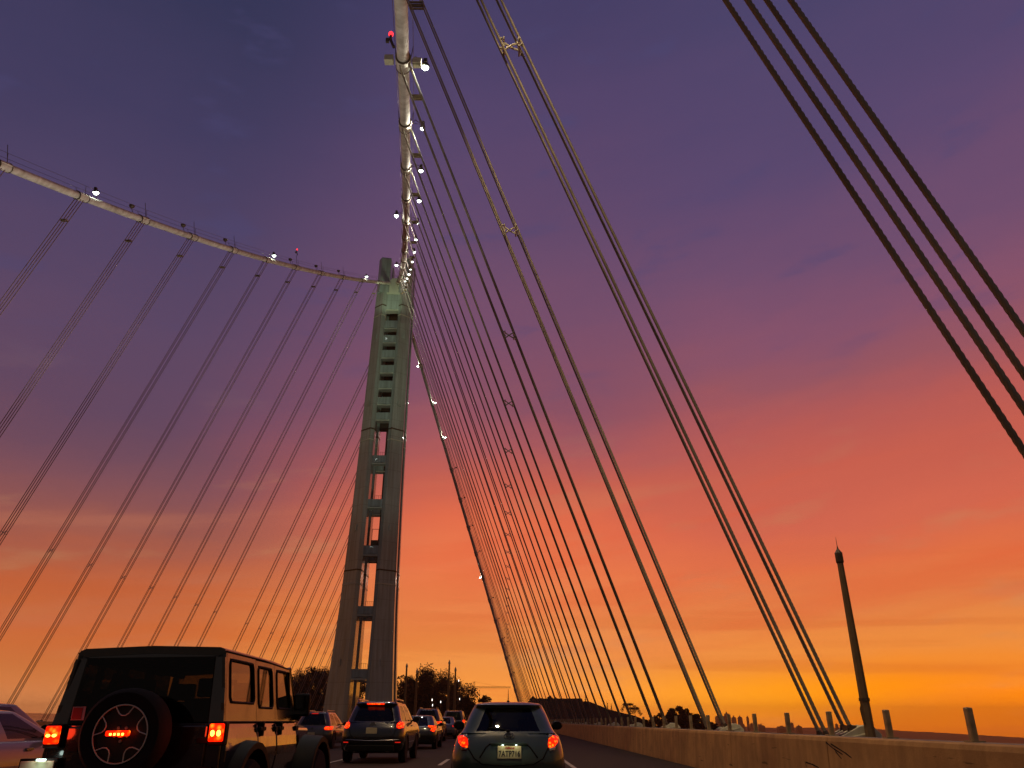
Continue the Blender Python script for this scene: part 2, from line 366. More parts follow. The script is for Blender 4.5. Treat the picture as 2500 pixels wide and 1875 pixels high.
# ---- suspender hangers
def rope_mesh(A, B, near):
    A = Vector(A); B = Vector(B); m = MB(); L = (B - A).length
    if near:
        n = int(min(L, 26) / 0.03); m.tube([A + (B - A).normalized() * (i * .03) for i in range(n + 1)], 0.0375, 12, False, twist=2 * PI / 0.62, lobes=6, lobe=0.14)
        if L > 26: m.tube([A + (B - A).normalized() * 26.0, B], 0.0375, 8, False)
    else: m.tube([A, A.lerp(B, .5), B], 0.043, 8 if L > 0 else 6)
    return m
def hanger(Y, left, label, near=False, full=True):
    sg = -1 if left else 1
    base = Vector((XL if left else XR, Y, ZR - 0.15)); top = cab(Y, left)
    root = thing('rope_hanger', label, 'suspender', base, 0, 'rope hangers of the %s cable' % ('left' if left else 'right'))
    d = (top - base); e = d.normalized()
    for sx in (-1, 1):
        for sy in (-1, 1):
            off = Vector((sx * 0.27, sy * 0.18, 0)); off2 = Vector((sx * 0.36, sy * 0.2, 0))
            b0 = off + Vector((0, 0, 0.0 if sx * sg > 0 else -0.12))
            tube = rope_mesh(b0, d + off2 + e * 0.2, near)
            tube.build('rope', 'rope' if (near or (not left and Y < 60)) else 'rope_far', root, smooth=True, auto=0)
            if Y < 120 or full:
                s = MB(); s.tube([b0 - e * 0.35, b0 + e * 0.05, b0 + e * 0.12], [0.075, 0.075, 0.045], 10)
                s.build('rope_socket', 'steel_dark', root, smooth=True)
    # spreader clamp tying the four ropes below the cable band
    c = MB(); zc = d * (1 - 3.4 / d.length) if d.length > 8 else d * 0.7
    ex = Vector((1, 0, 0)); c.box(zc, (0.78, 0.1, 0.16)); c.box(zc + Vector((0, 0.2, 0)), (0.78, 0.06, 0.1)); c.box(zc + Vector((0, -0.2, 0)), (0.78, 0.06, 0.1))
    c.build('top_clamp', 'galv', root)
    # mid height X spacer
    h = 20.2
    if d.z > h + 8:
        p = d * (h / d.z); x = MB()
        a = 0.25
        for s1 in (-1, 1):
            q0 = p + Vector((-a, 0, -s1 * 0.18)); q1 = p + Vector((a, 0, s1 * 0.18))
            x.tube([q0, p + Vector((0, -0.05 * s1, 0)), q1], 0.036, 6)
            for q in (q0, q1): x.tube([q + Vector((0, -0.24, -.02)), q, q + Vector((0, 0.24, .02))], 0.03, 6)
        for sx in (-1, 1):
            for sy in (-1, 1):
                q = p + Vector((sx * 0.3, sy * 0.19, 0))
                for dz in (-0.13, 0.13): x.tube([q + e * (dz - 0.025), q + e * (dz + 0.025)], 0.062, 8)
        x.build('cross_spacer', 'spacer', root)
    # anchorage fairing on the deck edge
    g = MB(); y = 0
    for dy, w, zt in ((-0.75, 0.1, -0.28), (0.75, 0.1, -0.28)): pass
    prof = [(-.12, -.27), (-.12, -.17), (.12, -.06), (.34, .05), (.52, .08), (.66, .03), (.78, -.1), (.78, -.27)]
    g.prism(prof, -.24, .24)
    for yy in (-.36, -.12, .12, .36): g.prism([(x * 1.04, z + (.03 if z > -.2 else 0)) for x, z in prof], yy - .025, yy + .025)
    g.prism([(-.2, -.24), (-.2, -.19), (.7, .0), (.7, -.05)], -.4, .4)
    if left: g.v = [(-a, b, c_) for a, b, c_ in g.v]
    g.build('anchor_bracket', 'clamp', root, bevel=0.015)
    f = MB(); f.prism([(-.3, -.3), (-.18, -.3), (-.16, -.13), (.2, -.02), (.2, .1), (.36, .1), (.36, -.02), (-.1, -.2), (-.3, -.13)], -.25, .25)
    if left: f.v = [(-a, b, c_) for a, b, c_ in f.v]
    f.build('anchor_plate', 'steel_dark', root)
    return root
for k in range(-1, 15):
    hanger(Y00 + 10 * k, False, 'four-rope hanger of the right cable, %s one from the camera' % ordw(k + 2), near=(k <= 1))
for k in range(4, 15):
    hanger(Y00 + 10 * k, True, 'four-rope hanger of the left cable, %s one this side of the tower' % ordw(15 - k))
for k in range(16, 31):
    hanger(Y00 + 10 * k, False, 'distant rope hanger of the right cable, %s one beyond the tower' % ordw(k - 15))
    hanger(Y00 + 10 * k, True, 'distant rope hanger of the left cable, %s one beyond the tower' % ordw(k - 15))

# ---- main cables
def main_cable(left, label):
    root = thing('main_cable', label, 'cable', cab(YT, left), 0, 'main cables meeting at the tower top')
    o = root.location.copy()
    ys = [-90 + i * 5 for i in range(int((YT + 90) / 5) + 1)] + [YT - 0.2]
    m = MB(); m.tube([cab(y, left) - o for y in ys], 0.41, 20); m.build('cable_strand', 'cable', root, smooth=True, auto=60)
    ys = [YT + 0.2 + i * 8.6 for i in range(21)]
    m = MB(); m.tube([cab(y, left) - o for y in ys], 0.41, 16); m.build('cable_strand', 'cable', root, smooth=True, auto=60)
    for side in (-1, 1):
        m = MB(); pts = []
        for i in range(-4, 15):
            y = Y00 + 10 * i; t, s, u = cab_frame(y, left); pts.append(cab(y, left) + s * side * 0.62 + u * 1.15 - o)
        m.tube(pts, 0.018, 5); m.build('hand_rope', 'steel_dark', root)
        m = MB(); pts = []
        for i in range(16, 31):
            y = Y00 + 10 * i; t, s, u = cab_frame(y, left); pts.append(cab(y, left) + s * side * 0.62 + u * 1.15 - o)
        m.tube(pts, 0.018, 5); m.build('hand_rope', 'steel_dark', root)
    for i in list(range(-4, 15)) + list(range(16, 31)):
        y = Y00 + 10 * i; c = cab(y, left) - o; t, s, u = cab_frame(y, left)
        m = MB(); m.tube([c - t * 0.75, c - t * 0.7, c + t * 0.7, c + t * 0.75], [0.43, 0.48, 0.48, 0.43], 20)
        m.tube([c + s * 0.49 + u * 0.12 - t * .7, c + s * 0.49 + u * 0.12 + t * .7], 0.05, 6)
        m.tube([c - s * 0.49 + u * 0.12 - t * .7, c - s * 0.49 + u * 0.12 + t * .7], 0.05, 6)
        bd = m.build('cable_band', 'cable', root, smooth=True, auto=40)
        for q in (-0.72, 0.72):
            m = MB(); m.tube([c + t * q - t * 0.05, c + t * q + t * 0.05], 0.52, 20); m.build('band_flange', 'steel_dark', bd)
        m = MB()
        for side in (-1, 1): m.tube([c + s * side * 0.45, c + s * side * 0.62 + u * 1.15], 0.028, 5)
        m.build('stanchion', 'steel_dark', root)
    return root
mcR = main_cable(False, 'thick pale main cable rising straight overhead to the tower top')
mcL = main_cable(True, 'thick pale main cable running from the left edge to the tower top')
for sx in (-1, 1):
    y = Y00 + 20; t, s, u = cab_frame(y, False); m = MB(); m.box(cab(y) - mcR.location + s * sx * 0.95 - t * 0.1, (0.6, 0.5, 0.5)); m.build('junction_box', 'clamp', mcR, bevel=0.03)

# ---- lamps on the cables
LIGHTS = []
def spot(loc, aim, energy, col, angle=100, size=0.25, parent=None, name='lamp_light'):
    l = bpy.data.lights.new(name, 'SPOT'); l.energy = energy; l.color = col; l.spot_size = R_(angle); l.spot_blend = 0.6; l.shadow_soft_size = size
    o = bpy.data.objects.new(name, l); COL.objects.link(o)
    d = Vector(aim) - Vector(loc); o.rotation_euler = d.to_track_quat('-Z', 'Y').to_euler(); 
    if parent: o.parent = parent; o.location = Vector(loc) - parent.location
    else: o.location = loc
    return o
def floodlight(Y, left, side, lit, label, off=1.35, aimY=None, energy=900, r=0.15, up=0.3):
    t, s, u = cab_frame(Y, left); c = cab(Y, left)
    root = thing('cable_floodlight', label, 'floodlight', c, 0, 'floodlights bracketed to the main cables')
    h = s * side * off + u * up
    m = MB(); m.tube([s * side * 0.45 + u * 0.2, s * side * 0.8 + u * 0.7, h + u * 0.25], 0.035, 6); m.tube([s * side * 0.45 - t * 0.35 + u * .3, h + u * 0.2], 0.025, 5); m.build('bracket_arm', 'steel_dark', root)
    m = MB(); m.tube([h + u * 0.32 - t * .05, h + u * 0.1, h - u * 0.06], [0.1, r * 1.25, r * 1.3], 12); m.box(h + u * 0.38, (0.26, 0.3, 0.22)); m.build('lamp_housing', 'steel_dark', root)
    m = MB(); m.lathe([(0.001, -r * .9), (r * .6, -r * .7), (r, -r * .2), (r, 0.05)], tuple(h - u * 0.08), 'z', 14); m.build('lamp_lens', 'floodlens' if lit else 'lamp_clear', root, smooth=True)
    if lit and energy:
        aim = cab(aimY if aimY is not None else Y - 6, left); spot(c + h - u * 0.3, aim, energy, (1, .95, .78), 120, 0.12, root)
    return root
for i, k in enumerate(range(2, 14)):
    floodlight(Y00 + 10 * k + 0.4, False, 1, True, 'lit floodlight right of the overhead cable, %s from the picture top' % ordw(i + 1), off=1.5 if k == 2 else 1.45, up=.1, r=0.24 if k == 2 else (0.17, 0.2, 0.22)[k % 3], energy=1200)
for n_, k in enumerate((-1, 0)):
    floodlight(Y00 + 10 * k + 0.4, False, 1, True, 'lit floodlight of the cable directly over the road, %s from the rear' % ordw(n_ + 1), off=1.45, r=0.2, energy=0)
    q_ = cab(Y00 + 10 * k + .4) + Vector((1.4, 0, -.5)); spot(q_, (q_.x + 14, q_.y + 9, 4), 6500, (1, .7, .38), 75, .25, None, 'wash_spot')
for n_, k in enumerate((6, 10)):
    floodlight(Y00 + 10 * k - 1.5, False, -1, True, 'lit lamp left of the overhead cable, %s one' % ('upper' if n_ == 0 else 'lower, just above the tower top'), off=1.2, r=0.25, energy=500)
for n_, k in enumerate((5, 9, 13)):
    floodlight(Y00 + 10 * k + 1.6, True, 1, True, 'bright lit floodlight on the left cable, %s from the left of the three' % ordw(n_ + 1), off=0.5, up=1.0, r=0.3, aimY=Y00 + 10 * k - 12, energy=260)
for n_, k in enumerate((4, 6, 7, 8, 10, 11, 12)):
    t, s, u = cab_frame(Y00 + 10 * k, True)
    root = thing('cable_light_mast', 'unlit lamp and thin mast on the left cable, %s from the left' % ordw(n_ + 1), 'light fixture', cab(Y00 + 10 * k, True), 0, 'unlit masts on the left cable')
    m = MB(); m.tube([u * 0.4 + t * 0.6, u * 2.3 + t * 0.7], 0.035, 6); m.build('mast', 'steel_dark', root)
    m = MB(); m.lathe([(0.05, 0), (0.3, 0.25), (0.34, 0.42), (0.3, 0.45)], tuple(u * 0.9 - t * 2.2), 'z', 12); m.tube([u * .4 - t * 1.9, u * 1.0 - t * 2.2], 0.04, 6); m.build('lamp_housing', 'steel_dark', root)
for n_, k in enumerate((17, 18, 19, 24)):
    floodlight(Y00 + 10 * k, False, -1 if k in (17, 24) else 1, True, 'small lit lamp on the cable behind the tower, %s one down' % ordw(n_ + 1), off=1.0, r=0.24, energy=2200)
for n_, k in enumerate(range(20, 30)):
    if k == 24: continue
    t, s, u = cab_frame(Y00 + 10 * k, False)
    root = thing('cable_light_mast', 'small unlit lamp on the cable behind the tower, %s one down' % ordw(n_ + 1), 'light fixture', cab(Y00 + 10 * k), 0, 'unlit lamps on the cable behind the tower')
    m = MB(); m.tube([s * .4 + u * 0.3, s * 1.1 + u * 1.1], 0.06, 6); m.build('mast', 'steel_dark', root)
    m = MB(); m.box(s * 1.2 + u * 1.15, (0.5, 0.5, 0.3)); m.build('lamp_housing', 'steel_dark', root)
def beacon(c, label, sc=1.0):
    root = thing('warning_beacon', label, 'beacon', c, 0)
    m = MB(); m.tube([(0.25 * sc, 0, -1.1), (0, 0, -0.35), (0, 0, 0)], 0.09 * sc, 8); m.box((-.18 * sc, 0, -.45), (.2 * sc, .2, .3)); m.build('beacon_post', 'steel_dark', root)
    m = MB(); m.lathe([(0.1 * sc, 0), (0.15 * sc, 0.06), (0.15 * sc, 0.22), (0.08 * sc, 0.34), (0.001, 0.37)], (0, 0, 0), 'z', 12); m.build('beacon_lens', 'beacon', root, smooth=True)
t, s, u = cab_frame(Y00 + 20, False); beacon(cab(Y00 + 20) - s * 0.95 + u * 1.5 + Vector((0, 0, .35)), 'red warning beacon on the inner side of the overhead cable near the picture top', 1.1)
t, s, u = cab_frame(Y00 + 100, True); beacon(cab(Y00 + 101, True) + u * 3.3, 'small red warning beacon on a mast of the left cable', 0.9)

# ------------------------------------------------------------------ tower
tw = thing('bridge_tower', 'tall grey four-legged bridge tower with ladder-like crossbeams between its legs', 'tower', (-30.05, YT, 0))
WZ = [(-50, 8.6), (0, 7.05), (5.6, 6.77), (13.3, 6.32), (21.4, 5.92), (29.8, 5.66), (48, 5.22), (67, 4.92), (90, 4.68), (106, 4.5), (112, 4.45)]
def interp(tb, z):
    for (a, va), (b, vb) in zip(tb, tb[1:]):
        if z <= b: return va + (vb - va) * (z - a) / (b - a)
    return tb[-1][1]
def wz(z): return interp(WZ, z)
def cx(z): return 0.007 * max(0, z)
GAP = 1.6
def leg_ring(z, sx, sy, grow=0.0):
    w = wz(z) + grow; c = cx(z); d = w * 0.93
    pts = [(GAP - grow, d - 0.75), (GAP + 0.85, d + 0.0), (w, w * 0.52), (w, GAP - grow), (GAP - grow, GAP - grow)]
    if grow: pts = [(GAP - grow, d - 0.75), (GAP + 0.85, d + grow), (w, w * 0.52), (w, GAP - grow), (GAP - grow, GAP - grow)]
    return [Vector((c + sx * x, sy * y, z)) for x, y in pts]
levels = [-49, -20, 0, 5, 10, 16, 22, 29, 36, 45, 55, 65, 75, 85, 95, 100.6]
for sx in (-1, 1):
    for sy in (-1, 1):
        m = MB(); m.loft([leg_ring(z, sx, sy) for z in levels])
        leg = m.build('tower_leg', 'tower', tw)
        for zs, mt in ((93.7, 'tower_bright'), (60.5, 'tower_bright'), (27.7, 'tower_bright'), (63.2, 'steel_dark'), (30.6, 'steel_dark'), (96.6, 'steel_dark')):
            m = MB(); m.loft([leg_ring(zs, sx, sy, 0.05), leg_ring(zs + 0.28, sx, sy, 0.06)]); m.build('splice_band', mt, leg)
        if sy < 0:
            for zh in (12, 40, 70, 88):
                w_ = wz(zh); xm = (GAP + .85 + w_) / 2; d0 = w_ * .93; ym = (d0 + w_ * .52) / 2
                ang = math.atan2(d0 - w_ * .52, w_ - GAP - .85)
                m = MB(); m.box((cx(zh) + sx * xm, -ym - .05, zh), (.9, .14, 1.4), Matrix.Rotation(sx * ang, 3, 'Z')); m.build('access_hatch', 'tower', leg, bevel=.03)
        # head block rising above the leg
        c = cx(104); m = MB()
        ring = lambda z, g: [Vector((c + sx * x, sy * y, z)) for x, y in ((1.2 + g, 3.7 - g), (3.6, 4.1 - g), (4.45 - g, 3.0), (4.45 - g, 0.9), (1.2 + g, 0.9))]
        m.loft([ring(100.6, 0), ring(110.7, 0.02), ring(111.0, 0.15)]); m.build('leg_head', 'tower', leg)
for z0, z1 in ((95.7, 100.1), (90.4, 92.5), (86.35, 88.4), (82.15, 84.2), (78.1, 80.1), (73.9, 75.9), (69.7, 71.6), (65.8, 67.6), (55.1, 56.9), (44.75, 46.5), (34.1, 36.05), (21.5, 23.2), (9.0, 10.75), (-4.5, -2)):
    d = wz((z0 + z1) / 2) * 0.93; c = cx(z0)
    for sy in (-1, 1):
        # shallow arched soffit lip under every panel
        m = MB(); n = 8; top = [(c - GAP + 2 * GAP * i / n) for i in range(n + 1)]
        poly = [(c - GAP - .02, z1), (c + GAP + .02, z1)] + [(c + GAP - 2 * GAP * i / n, z0 + 0.16 * math.sin(PI * i / n)) for i in range(n + 1)]
        y0, y1 = sorted((sy * (d - 0.85), sy * (d - 2.3)))
        m.prism(poly, y0, y1); pn = m.build('crossbeam', 'tower' if sy < 0 or z0 < 60 else 'slot_shade', tw)
        if z0 > 8:
            y0, y1 = sorted((sy * (d - 0.78), sy * (d - 2.5)))
            m = MB(); m.bx(c - GAP + .01, c + GAP - .01, y0, y1, z0 - 0.3, z0 - 0.02); m.build('crossbeam_soffit', 'tower_bright' if sy < 0 or z0 < 60 else 'slot_shade', pn)
    if z0 > 60 or z0 < 10:
        w = wz(z0)
        for sx in (-1, 1):
            x0, x1 = sorted((c + sx * (w - 0.5), c + sx * (w - 1.5)))
            m = MB(); m.bx(x0, x1, -GAP - .01, GAP + .01, z0, z1); m.build('side_link', 'slot_shade' if z0 < 95 else 'tower', tw)
            m = MB(); m.lathe([(0.55, 0), (0.55, 0.12)], (c + sx * (w - 0.5), 0, z0 - 0.5), 'x', 14); m.build('link_boss', 'tower_bright', tw)
# saddle housing, lit, between the leg heads
c = cx(102); m = MB()
yy = -wz(102) * 0.93
m.prism([(c - 1.9, 100.2), (c + 2.0, 100.2), (c + 2.4, 101.6), (c + 3.0, 102.8), (c + 2.9, 104.0), (c + 1.2, 104.9), (c - 0.6, 104.9), (c - 1.4, 103.9), (c - 3.3, 103.9), (c - 3.3, 102.6), (c - 2.6, 101.9)], yy + 0.6, yy + 2.6)
m.build('saddle_housing', 'tower_bright', tw, bevel=0.08)
m = MB(); m.bx(c - 2.6, c + 2.6, yy + 2.7, -yy - 0.6, 100.7, 104.6); m.build('saddle_casting', 'steel_dark', tw)
m = MB()
for x in (-1.2, -.4, .5, 1.3): m.tube([(c + x, yy + 1.5, 104.9), (c + x, yy + 1.5, 106.1)], 0.035, 5)
m.tube([(c - 1.2, yy + 1.5, 106.1), (c + 1.3, yy + 1.5, 106.1)], 0.03, 5); m.build('saddle_railing', 'steel_dark', tw)
m = MB(); m.bx(-0.2 + c, 0.2 + c, 2.4, 2.8, -5, 66); m.build('cable_riser', 'steel_dark', tw)
for z in (56.9, 46.5, 36.05, 23.2, 10.75):     # little railings on the crossbeams
    cc = cx(z); d = wz(z) * 0.93; m = MB()
    for x in (-0.3, .1, .5, .9, 1.3): m.tube([(cc + x, -(d - 1.9), z), (cc + x, -(d - 1.9), z + 1.1)], 0.03, 5)
    m.tube([(cc - 0.3, -(d - 1.9), z + 1.1), (cc + 1.3, -(d - 1.9), z + 1.1)], 0.025, 5); m.build('crossbeam_railing', 'steel_dark', tw)
# maintenance gondola inside the slot
zc = 36.05; d = wz(zc) * .93; cc = cx(zc)
m = MB(); m.bx(cc - 0.25, cc + 1.25, -(d - 1.4), -(d - 2.6), zc, zc + 1.3)
for x in (-0.2, 1.2): m.bx(cc + x - .04, cc + x + .04, -(d - 2), -(d - 2) + .08, zc + 1.3, zc + 3.9)
m.bx(cc - 0.2, cc + 1.2, -(d - 2), -(d - 2) + .06, zc + 3.8, zc + 3.9); m.bx(cc - 1.1, cc - 0.8, -(d - 2), -(d - 2) + .3, zc, zc + 4.3)
tag(m.build('maintenance_platform', 'steel_dark', None), 'small dark work platform standing on a tower crossbeam', 'work platform').location = tw.location

# ------------------------------------------------------------------ lamp pole on the right
lp = thing('light_pole', 'brown tapered lamp column with a pointed cap beyond the right parapet', 'lamp column', (7.6, 17.2, 0.3))
m = MB(); m.tube([(0, 0, 0.1), (0, 0, 0.9), (0, 0, 4.28)], [0.108, 0.106, 0.07], 8); m.build('shaft', 'pole', lp)
m = MB(); m.lathe([(0.075, 4.2), (0.09, 4.23), (0.09, 4.43), (0.06, 4.47), (0.022, 4.53), (0.008, 4.6), (0.003, 4.8)], (0, 0, 0), 'z', 8); m.build('cap', 'steel_dark', lp)
m = MB(); m.box((0, 0, 0.05), (0.42, 0.42, 0.5)); m.box((0.16, 0, 0.4), (0.2, 0.1, 0.3)); m.box((-0.13, -0.02, 0.42), (0.18, 0.08, 0.26)); m.build('base_plate', 'steel_dark', lp, bevel=0.01)
m = MB(); m.tube([(-0.1, -.05, 1.25), (-0.14, -.05, 1.15), (-0.125, -.05, 0.95), (-0.1, -.05, .85)], 0.014, 6); m.tube([(0, 0, 1.3), (0, 0, 1.36)], 0.118, 8); m.build('cable_clip', 'steel_dark', lp)

# masts near the island end
def mast(px, ptop, Y, n_):
    p = at(px, ptop, Y)
    root = thing('light_mast', 'slim dark light mast rising above the island trees, %s of four from the left' % ordw(n_), 'light mast', (p.x, Y, 0), 0, 'slim masts over the island end of the bridge')
    m = MB(); m.tube([(0, 0, 0), (0, 0, p.z)], [0.3 * Y / 160, 0.16 * Y / 160], 8); m.build('shaft', 'pole', root)
    m = MB(); m.lathe([(0.2 * Y / 160, p.z), (0.24 * Y / 160, p.z + 0.3 * Y / 160), (0.02, p.z + 0.9 * Y / 160)], (0, 0, 0), 'z', 8); m.build('cap', 'clamp', root)
mast(993, 1630, 160, 1); mast(1018, 1643, 177, 2); mast(1097, 1622, 230, 3); mast(1112, 1639, 230, 4)
for n_, (px, py) in enumerate(((1055, 1708), (1076, 1713), (1056, 1721), (1120, 1661), (1122, 1706), (1000, 1738))):
    Y = 350 + 12 * n_; p = at(px, py, Y)
    root = thing('street_lamp', 'tiny lit white street lamp among the dark island trees, %s from the left' % ordw(n_ + 1), 'street lamp', (p.x, Y, 0), 0, 'tiny lit lamps on the island')
    m = MB(); m.tube([(0, 0, 0), (0, 0, p.z)], 0.1, 6); m.build('shaft', 'pole', root)
    m = MB(); m.lathe([(0.05, 0.35), (0.14, 0.2), (0.15, -0.4), (0.08, -0.6)], (0, 0, p.z), 'z', 8); m.build('lamp_lens', 'tinylens', root)


# ================================================================== vehicles
NR, NC, NS = 10, 4, 14
def perim(hw, y0, y1, r, bow, z, rf=None):
    rf = rf or r; P = []
    for i in range(NR):
        x = -(hw - r) + 2 * (hw - r) * i / NR; P.append((x, y0 + bow * (x / hw) ** 2))
    b = bow * ((hw - r) / hw) ** 2
    for i in range(NC):
        a = PI / 2 * i / NC; P.append((hw - r + r * math.sin(a), y0 + b + r - r * math.cos(a)))
    for i in range(NS):
        t = i / NS; P.append((hw - 0.03 * (2 * t - 1) ** 2 * 0, y0 + b + r + (y1 - rf - y0 - b - r) * t))
    for i in range(NC):
        a = PI / 2 * i / NC; P.append((hw - rf + rf * math.cos(a), y1 - rf + rf * math.sin(a)))
    for i in range(NR): P.append((hw - rf - 2 * (hw - rf) * i / NR, y1 + 0.0))
    for i in range(NC):
        a = PI / 2 * i / NC; P.append((-(hw - rf) - rf * math.sin(a), y1 - rf + rf * math.cos(a)))
    for i in range(NS):
        t = i / NS; P.append((-hw, y1 - rf + (y0 + b + r - y1 + rf) * t))
    for i in range(NC):
        a = PI / 2 * i / NC; P.append((-hw + r - r * math.cos(a), y0 + b + r - r * math.sin(a)))
    return [(x, y, z) for x, y in P]
SEG = ['rear'] * NR + ['cr'] * NC + ['side'] * NS + ['cf'] * NC + ['front'] * NR + ['cf'] * NC + ['side'] * NS + ['cr'] * NC
SI = list(range(NR)) + list(range(NC)) + list(range(NS)) + list(range(NC)) + list(range(NR)) + list(range(NC)) + list(range(NS - 1, -1, -1)) + list(range(NC))

def wheel(parent, x, y, r, w=0.22, rim='rim', sgn=1):
    m = MB(); m.lathe([(r * .62, -w * .5), (r * .93, -w * .5), (r, -w * .35), (r, w * .35), (r * .93, w * .5), (r * .62, w * .5)], (x, y, r), 'x', 28)
    t = m.build('wheel', 'tyre', parent, smooth=True, auto=40)
    m = MB(); m.lathe([(r * .63, w * .1), (r * .63, w * .46), (r * .58, w * .47), (r * .54, w * .3)], (x, y, r), 'x', 28)
    for k in range(5):
        a = 2 * PI * k / 5; m.box((x + sgn * w * .38, y + math.cos(a) * r * .32, r + math.sin(a) * r * .32), (0.03, r * .5, r * .14), Matrix.Rotation(a, 3, 'X'))
    m.box((x + sgn * w * .4, y, r), (.04, r * .25, r * .25))
    if sgn < 0: m.v = [(2 * x - a, b, c) if i < 28 * 4 else (a, b, c) for i, (a, b, c) in enumerate(m.v)]
    m.build('rim', rim, t)
    return t

def car(name, label, cat, cxp, yrear, low, top, paint, rr=0.28, bow=0.07, glass='glass', group='cars queued on the bridge',
        sidewin=((1, 6), (7, 12)), rearrow=(1, None), lamps=(), lampmat='lamp_red', plate=None, wr=0.32, wy=(0.75, None), L=4.5, grr=0.2, interior=True, toprear=(1, NR - 2), gbow=0.05):
    root = thing(name, label, cat, (cxp, yrear, 0), 0, group)
    rings = [perim(h, a, b, min(rr, h * .6), bow, z) for z, h, a, b in low]
    m = MB(); m.loft(rings); m.build('body', paint, root, smooth=True, auto=50)
    gr = [perim(h, a, b, min(grr, h * .5), gbow, z, 0.25) for z, h, a, b in top]
    n = len(gr[0]); parts = {'shell': [], 'rear_window': [], 'side_window': [], 'windscreen': []}
    nl = len(gr) - 1; r0, r1 = rearrow; r1 = r1 if r1 is not None else nl - 2
    for i in range(nl):
        for j in range(n):
            k = (j + 1) % n; f = (i * n + j, i * n + k, (i + 1) * n + k, (i + 1) * n + j); c = 'shell'; sg, si = SEG[j], SI[j]
            if r0 <= i < r1:
                if sg == 'rear' and toprear[0] <= si <= toprear[1]: c = 'rear_window'
                elif sg == 'side' and any(a <= si < b for a, b in sidewin): c = 'side_window'
                elif sg == 'front' and 1 <= si <= NR - 2: c = 'windscreen'
            parts[c].append(f)
    vs = [p for r in gr for p in r]
    # roof crown
    zt, ht, at_, bt = top[-1]; last = gr[-1]; cxm = sum(p[0] for p in last) / n; cym = sum(p[1] for p in last) / n
    o = len(vs)
    vs += [(cxm + (p[0] - cxm) * .6, cym + (p[1] - cym) * .75, zt + 0.022) for p in last]
    parts['shell'] += [((nl) * n + j, nl * n + (j + 1) % n, o + (j + 1) % n, o + j) for j in range(n)]
    parts['shell'].append(tuple(o + j for j in range(n)))
    m = MB(); m.add(vs, parts['shell']); 
    used = m.build('roof', paint, root, smooth=True, auto=50)
    for key, mt in (('rear_window', glass), ('side_window', glass), ('windscreen', 'glass_clear')):
        if not parts[key]: continue
        for half in ((-1, 1) if key == 'side_window' else (0,)):
            fs = [f for f in parts[key] if half == 0 or (vs[f[0]][0] * half > 0)]
            ids = sorted({i for f in fs for i in f}); mp = {i: q for q, i in enumerate(ids)}
            mm = MB(); mm.add([vs[i] for i in ids], [tuple(mp[i] for i in f) for f in fs]); mm.build(key, mt, root, smooth=True, auto=0)
    if interior:
        zb = low[-1][0]; hw = low[-1][1]; ya, yb = top[0][2], top[0][3]
        for fy in (0.28, 0.62):
            m = MB(); yy = ya + (yb - ya) * fy
            for sx in (-0.42, 0.42):
                m.box((sx, yy, zb + 0.05), (0.5, 0.14, 0.3)); m.box((sx, yy, zb + 0.26), (0.24, 0.1, 0.16))
            m.build('seats', 'interior', root, bevel=0.04)
    def sy(x, z):
        h = interp([(r[0], r[1]) for r in low], z); y0 = interp([(r[0], r[2]) for r in low], z); r = min(rr, h * .6)
        ax = abs(x)
        if ax <= h - r: return y0 + bow * (x / h) ** 2
        q = min(r, ax - (h - r)); return y0 + bow * ((h - r) / h) ** 2 + r - math.sqrt(max(0, r * r - q * q))
    def patch(nm, poly, mat, parent=root, t=0.015, d=0.12, sub=3):
        P = []
        for a, b in zip(poly, poly[1:] + poly[:1]):
            for q in range(sub): P.append((a[0] + (b[0] - a[0]) * q / sub, a[1] + (b[1] - a[1]) * q / sub))
        cxx = sum(p[0] for p in P) / len(P); cz = sum(p[1] for p in P) / len(P); nn = len(P)
        out = [(x, sy(x, z) - t, z) for x, z in P]; inn = [(cxx + (x - cxx) * .5, sy(cxx + (x - cxx) * .5, cz + (z - cz) * .5) - t - 0.012, cz + (z - cz) * .5) for x, z in P]
        bk = [(x, sy(x, z) + d, z) for x, z in P]
        mm = MB(); mm.loft([bk, out, inn]); return mm.build(nm, mat, parent, smooth=True, auto=50)
    for lm in lamps:
        for sx in (-1, 1):
            if len(lm) > 2 and lm[2] and lm[2] != sx: continue
            patch('tail_lamp', [(sx * x, z) for x, z in lm[0]], lm[1])
    if plate:
        px, pz, pw, ph = plate; y = sy(px, pz) - 0.03; m = MB(); m.bx(px - pw / 2, px + pw / 2, y, y + 0.02, pz - ph / 2, pz + ph / 2)
        m.build('licence_plate', 'plate', root, bevel=0.004)
    LL = low[2][3]
    for sx in (-1, 1):
        for wyv in (wy[0], wy[1] or LL - 0.85):
            wheel(root, sx * (low[2][1] - 0.1), wyv, wr, 0.21, 'rim', sx)
            # wheel-arch lip
            m = MB(); pts = [(sx * (low[2][1] + 0.0), wyv + math.cos(a) * (wr + .06), wr + math.sin(a) * (wr + .06)) for a in [PI * q / 10 for q in range(11)]]
            m.tube(pts, 0.03, 6); m.build('wheel_arch', 'plastic', root)
    for sx in (-1, 1):
        yb = top[0][3]; m = MB(); m.lathe([(.001, -.05), (.06, -.045), (.075, 0), (.06, .05), (.001, .08)], (0, 0, 0), 'y', 16); m.v = [(x * 1.35 + sx * (low[-1][1] + 0.14), y_ + yb - .62, z_ + low[-1][0] + .1) for x, y_, z_ in m.v]; m.box((sx * (low[-1][1] + 0.02), yb - 0.6, low[-1][0] + 0.05), (0.14, 0.05, 0.05))
        m.build('wing_mirror', 'plastic', root, smooth=True, auto=50)
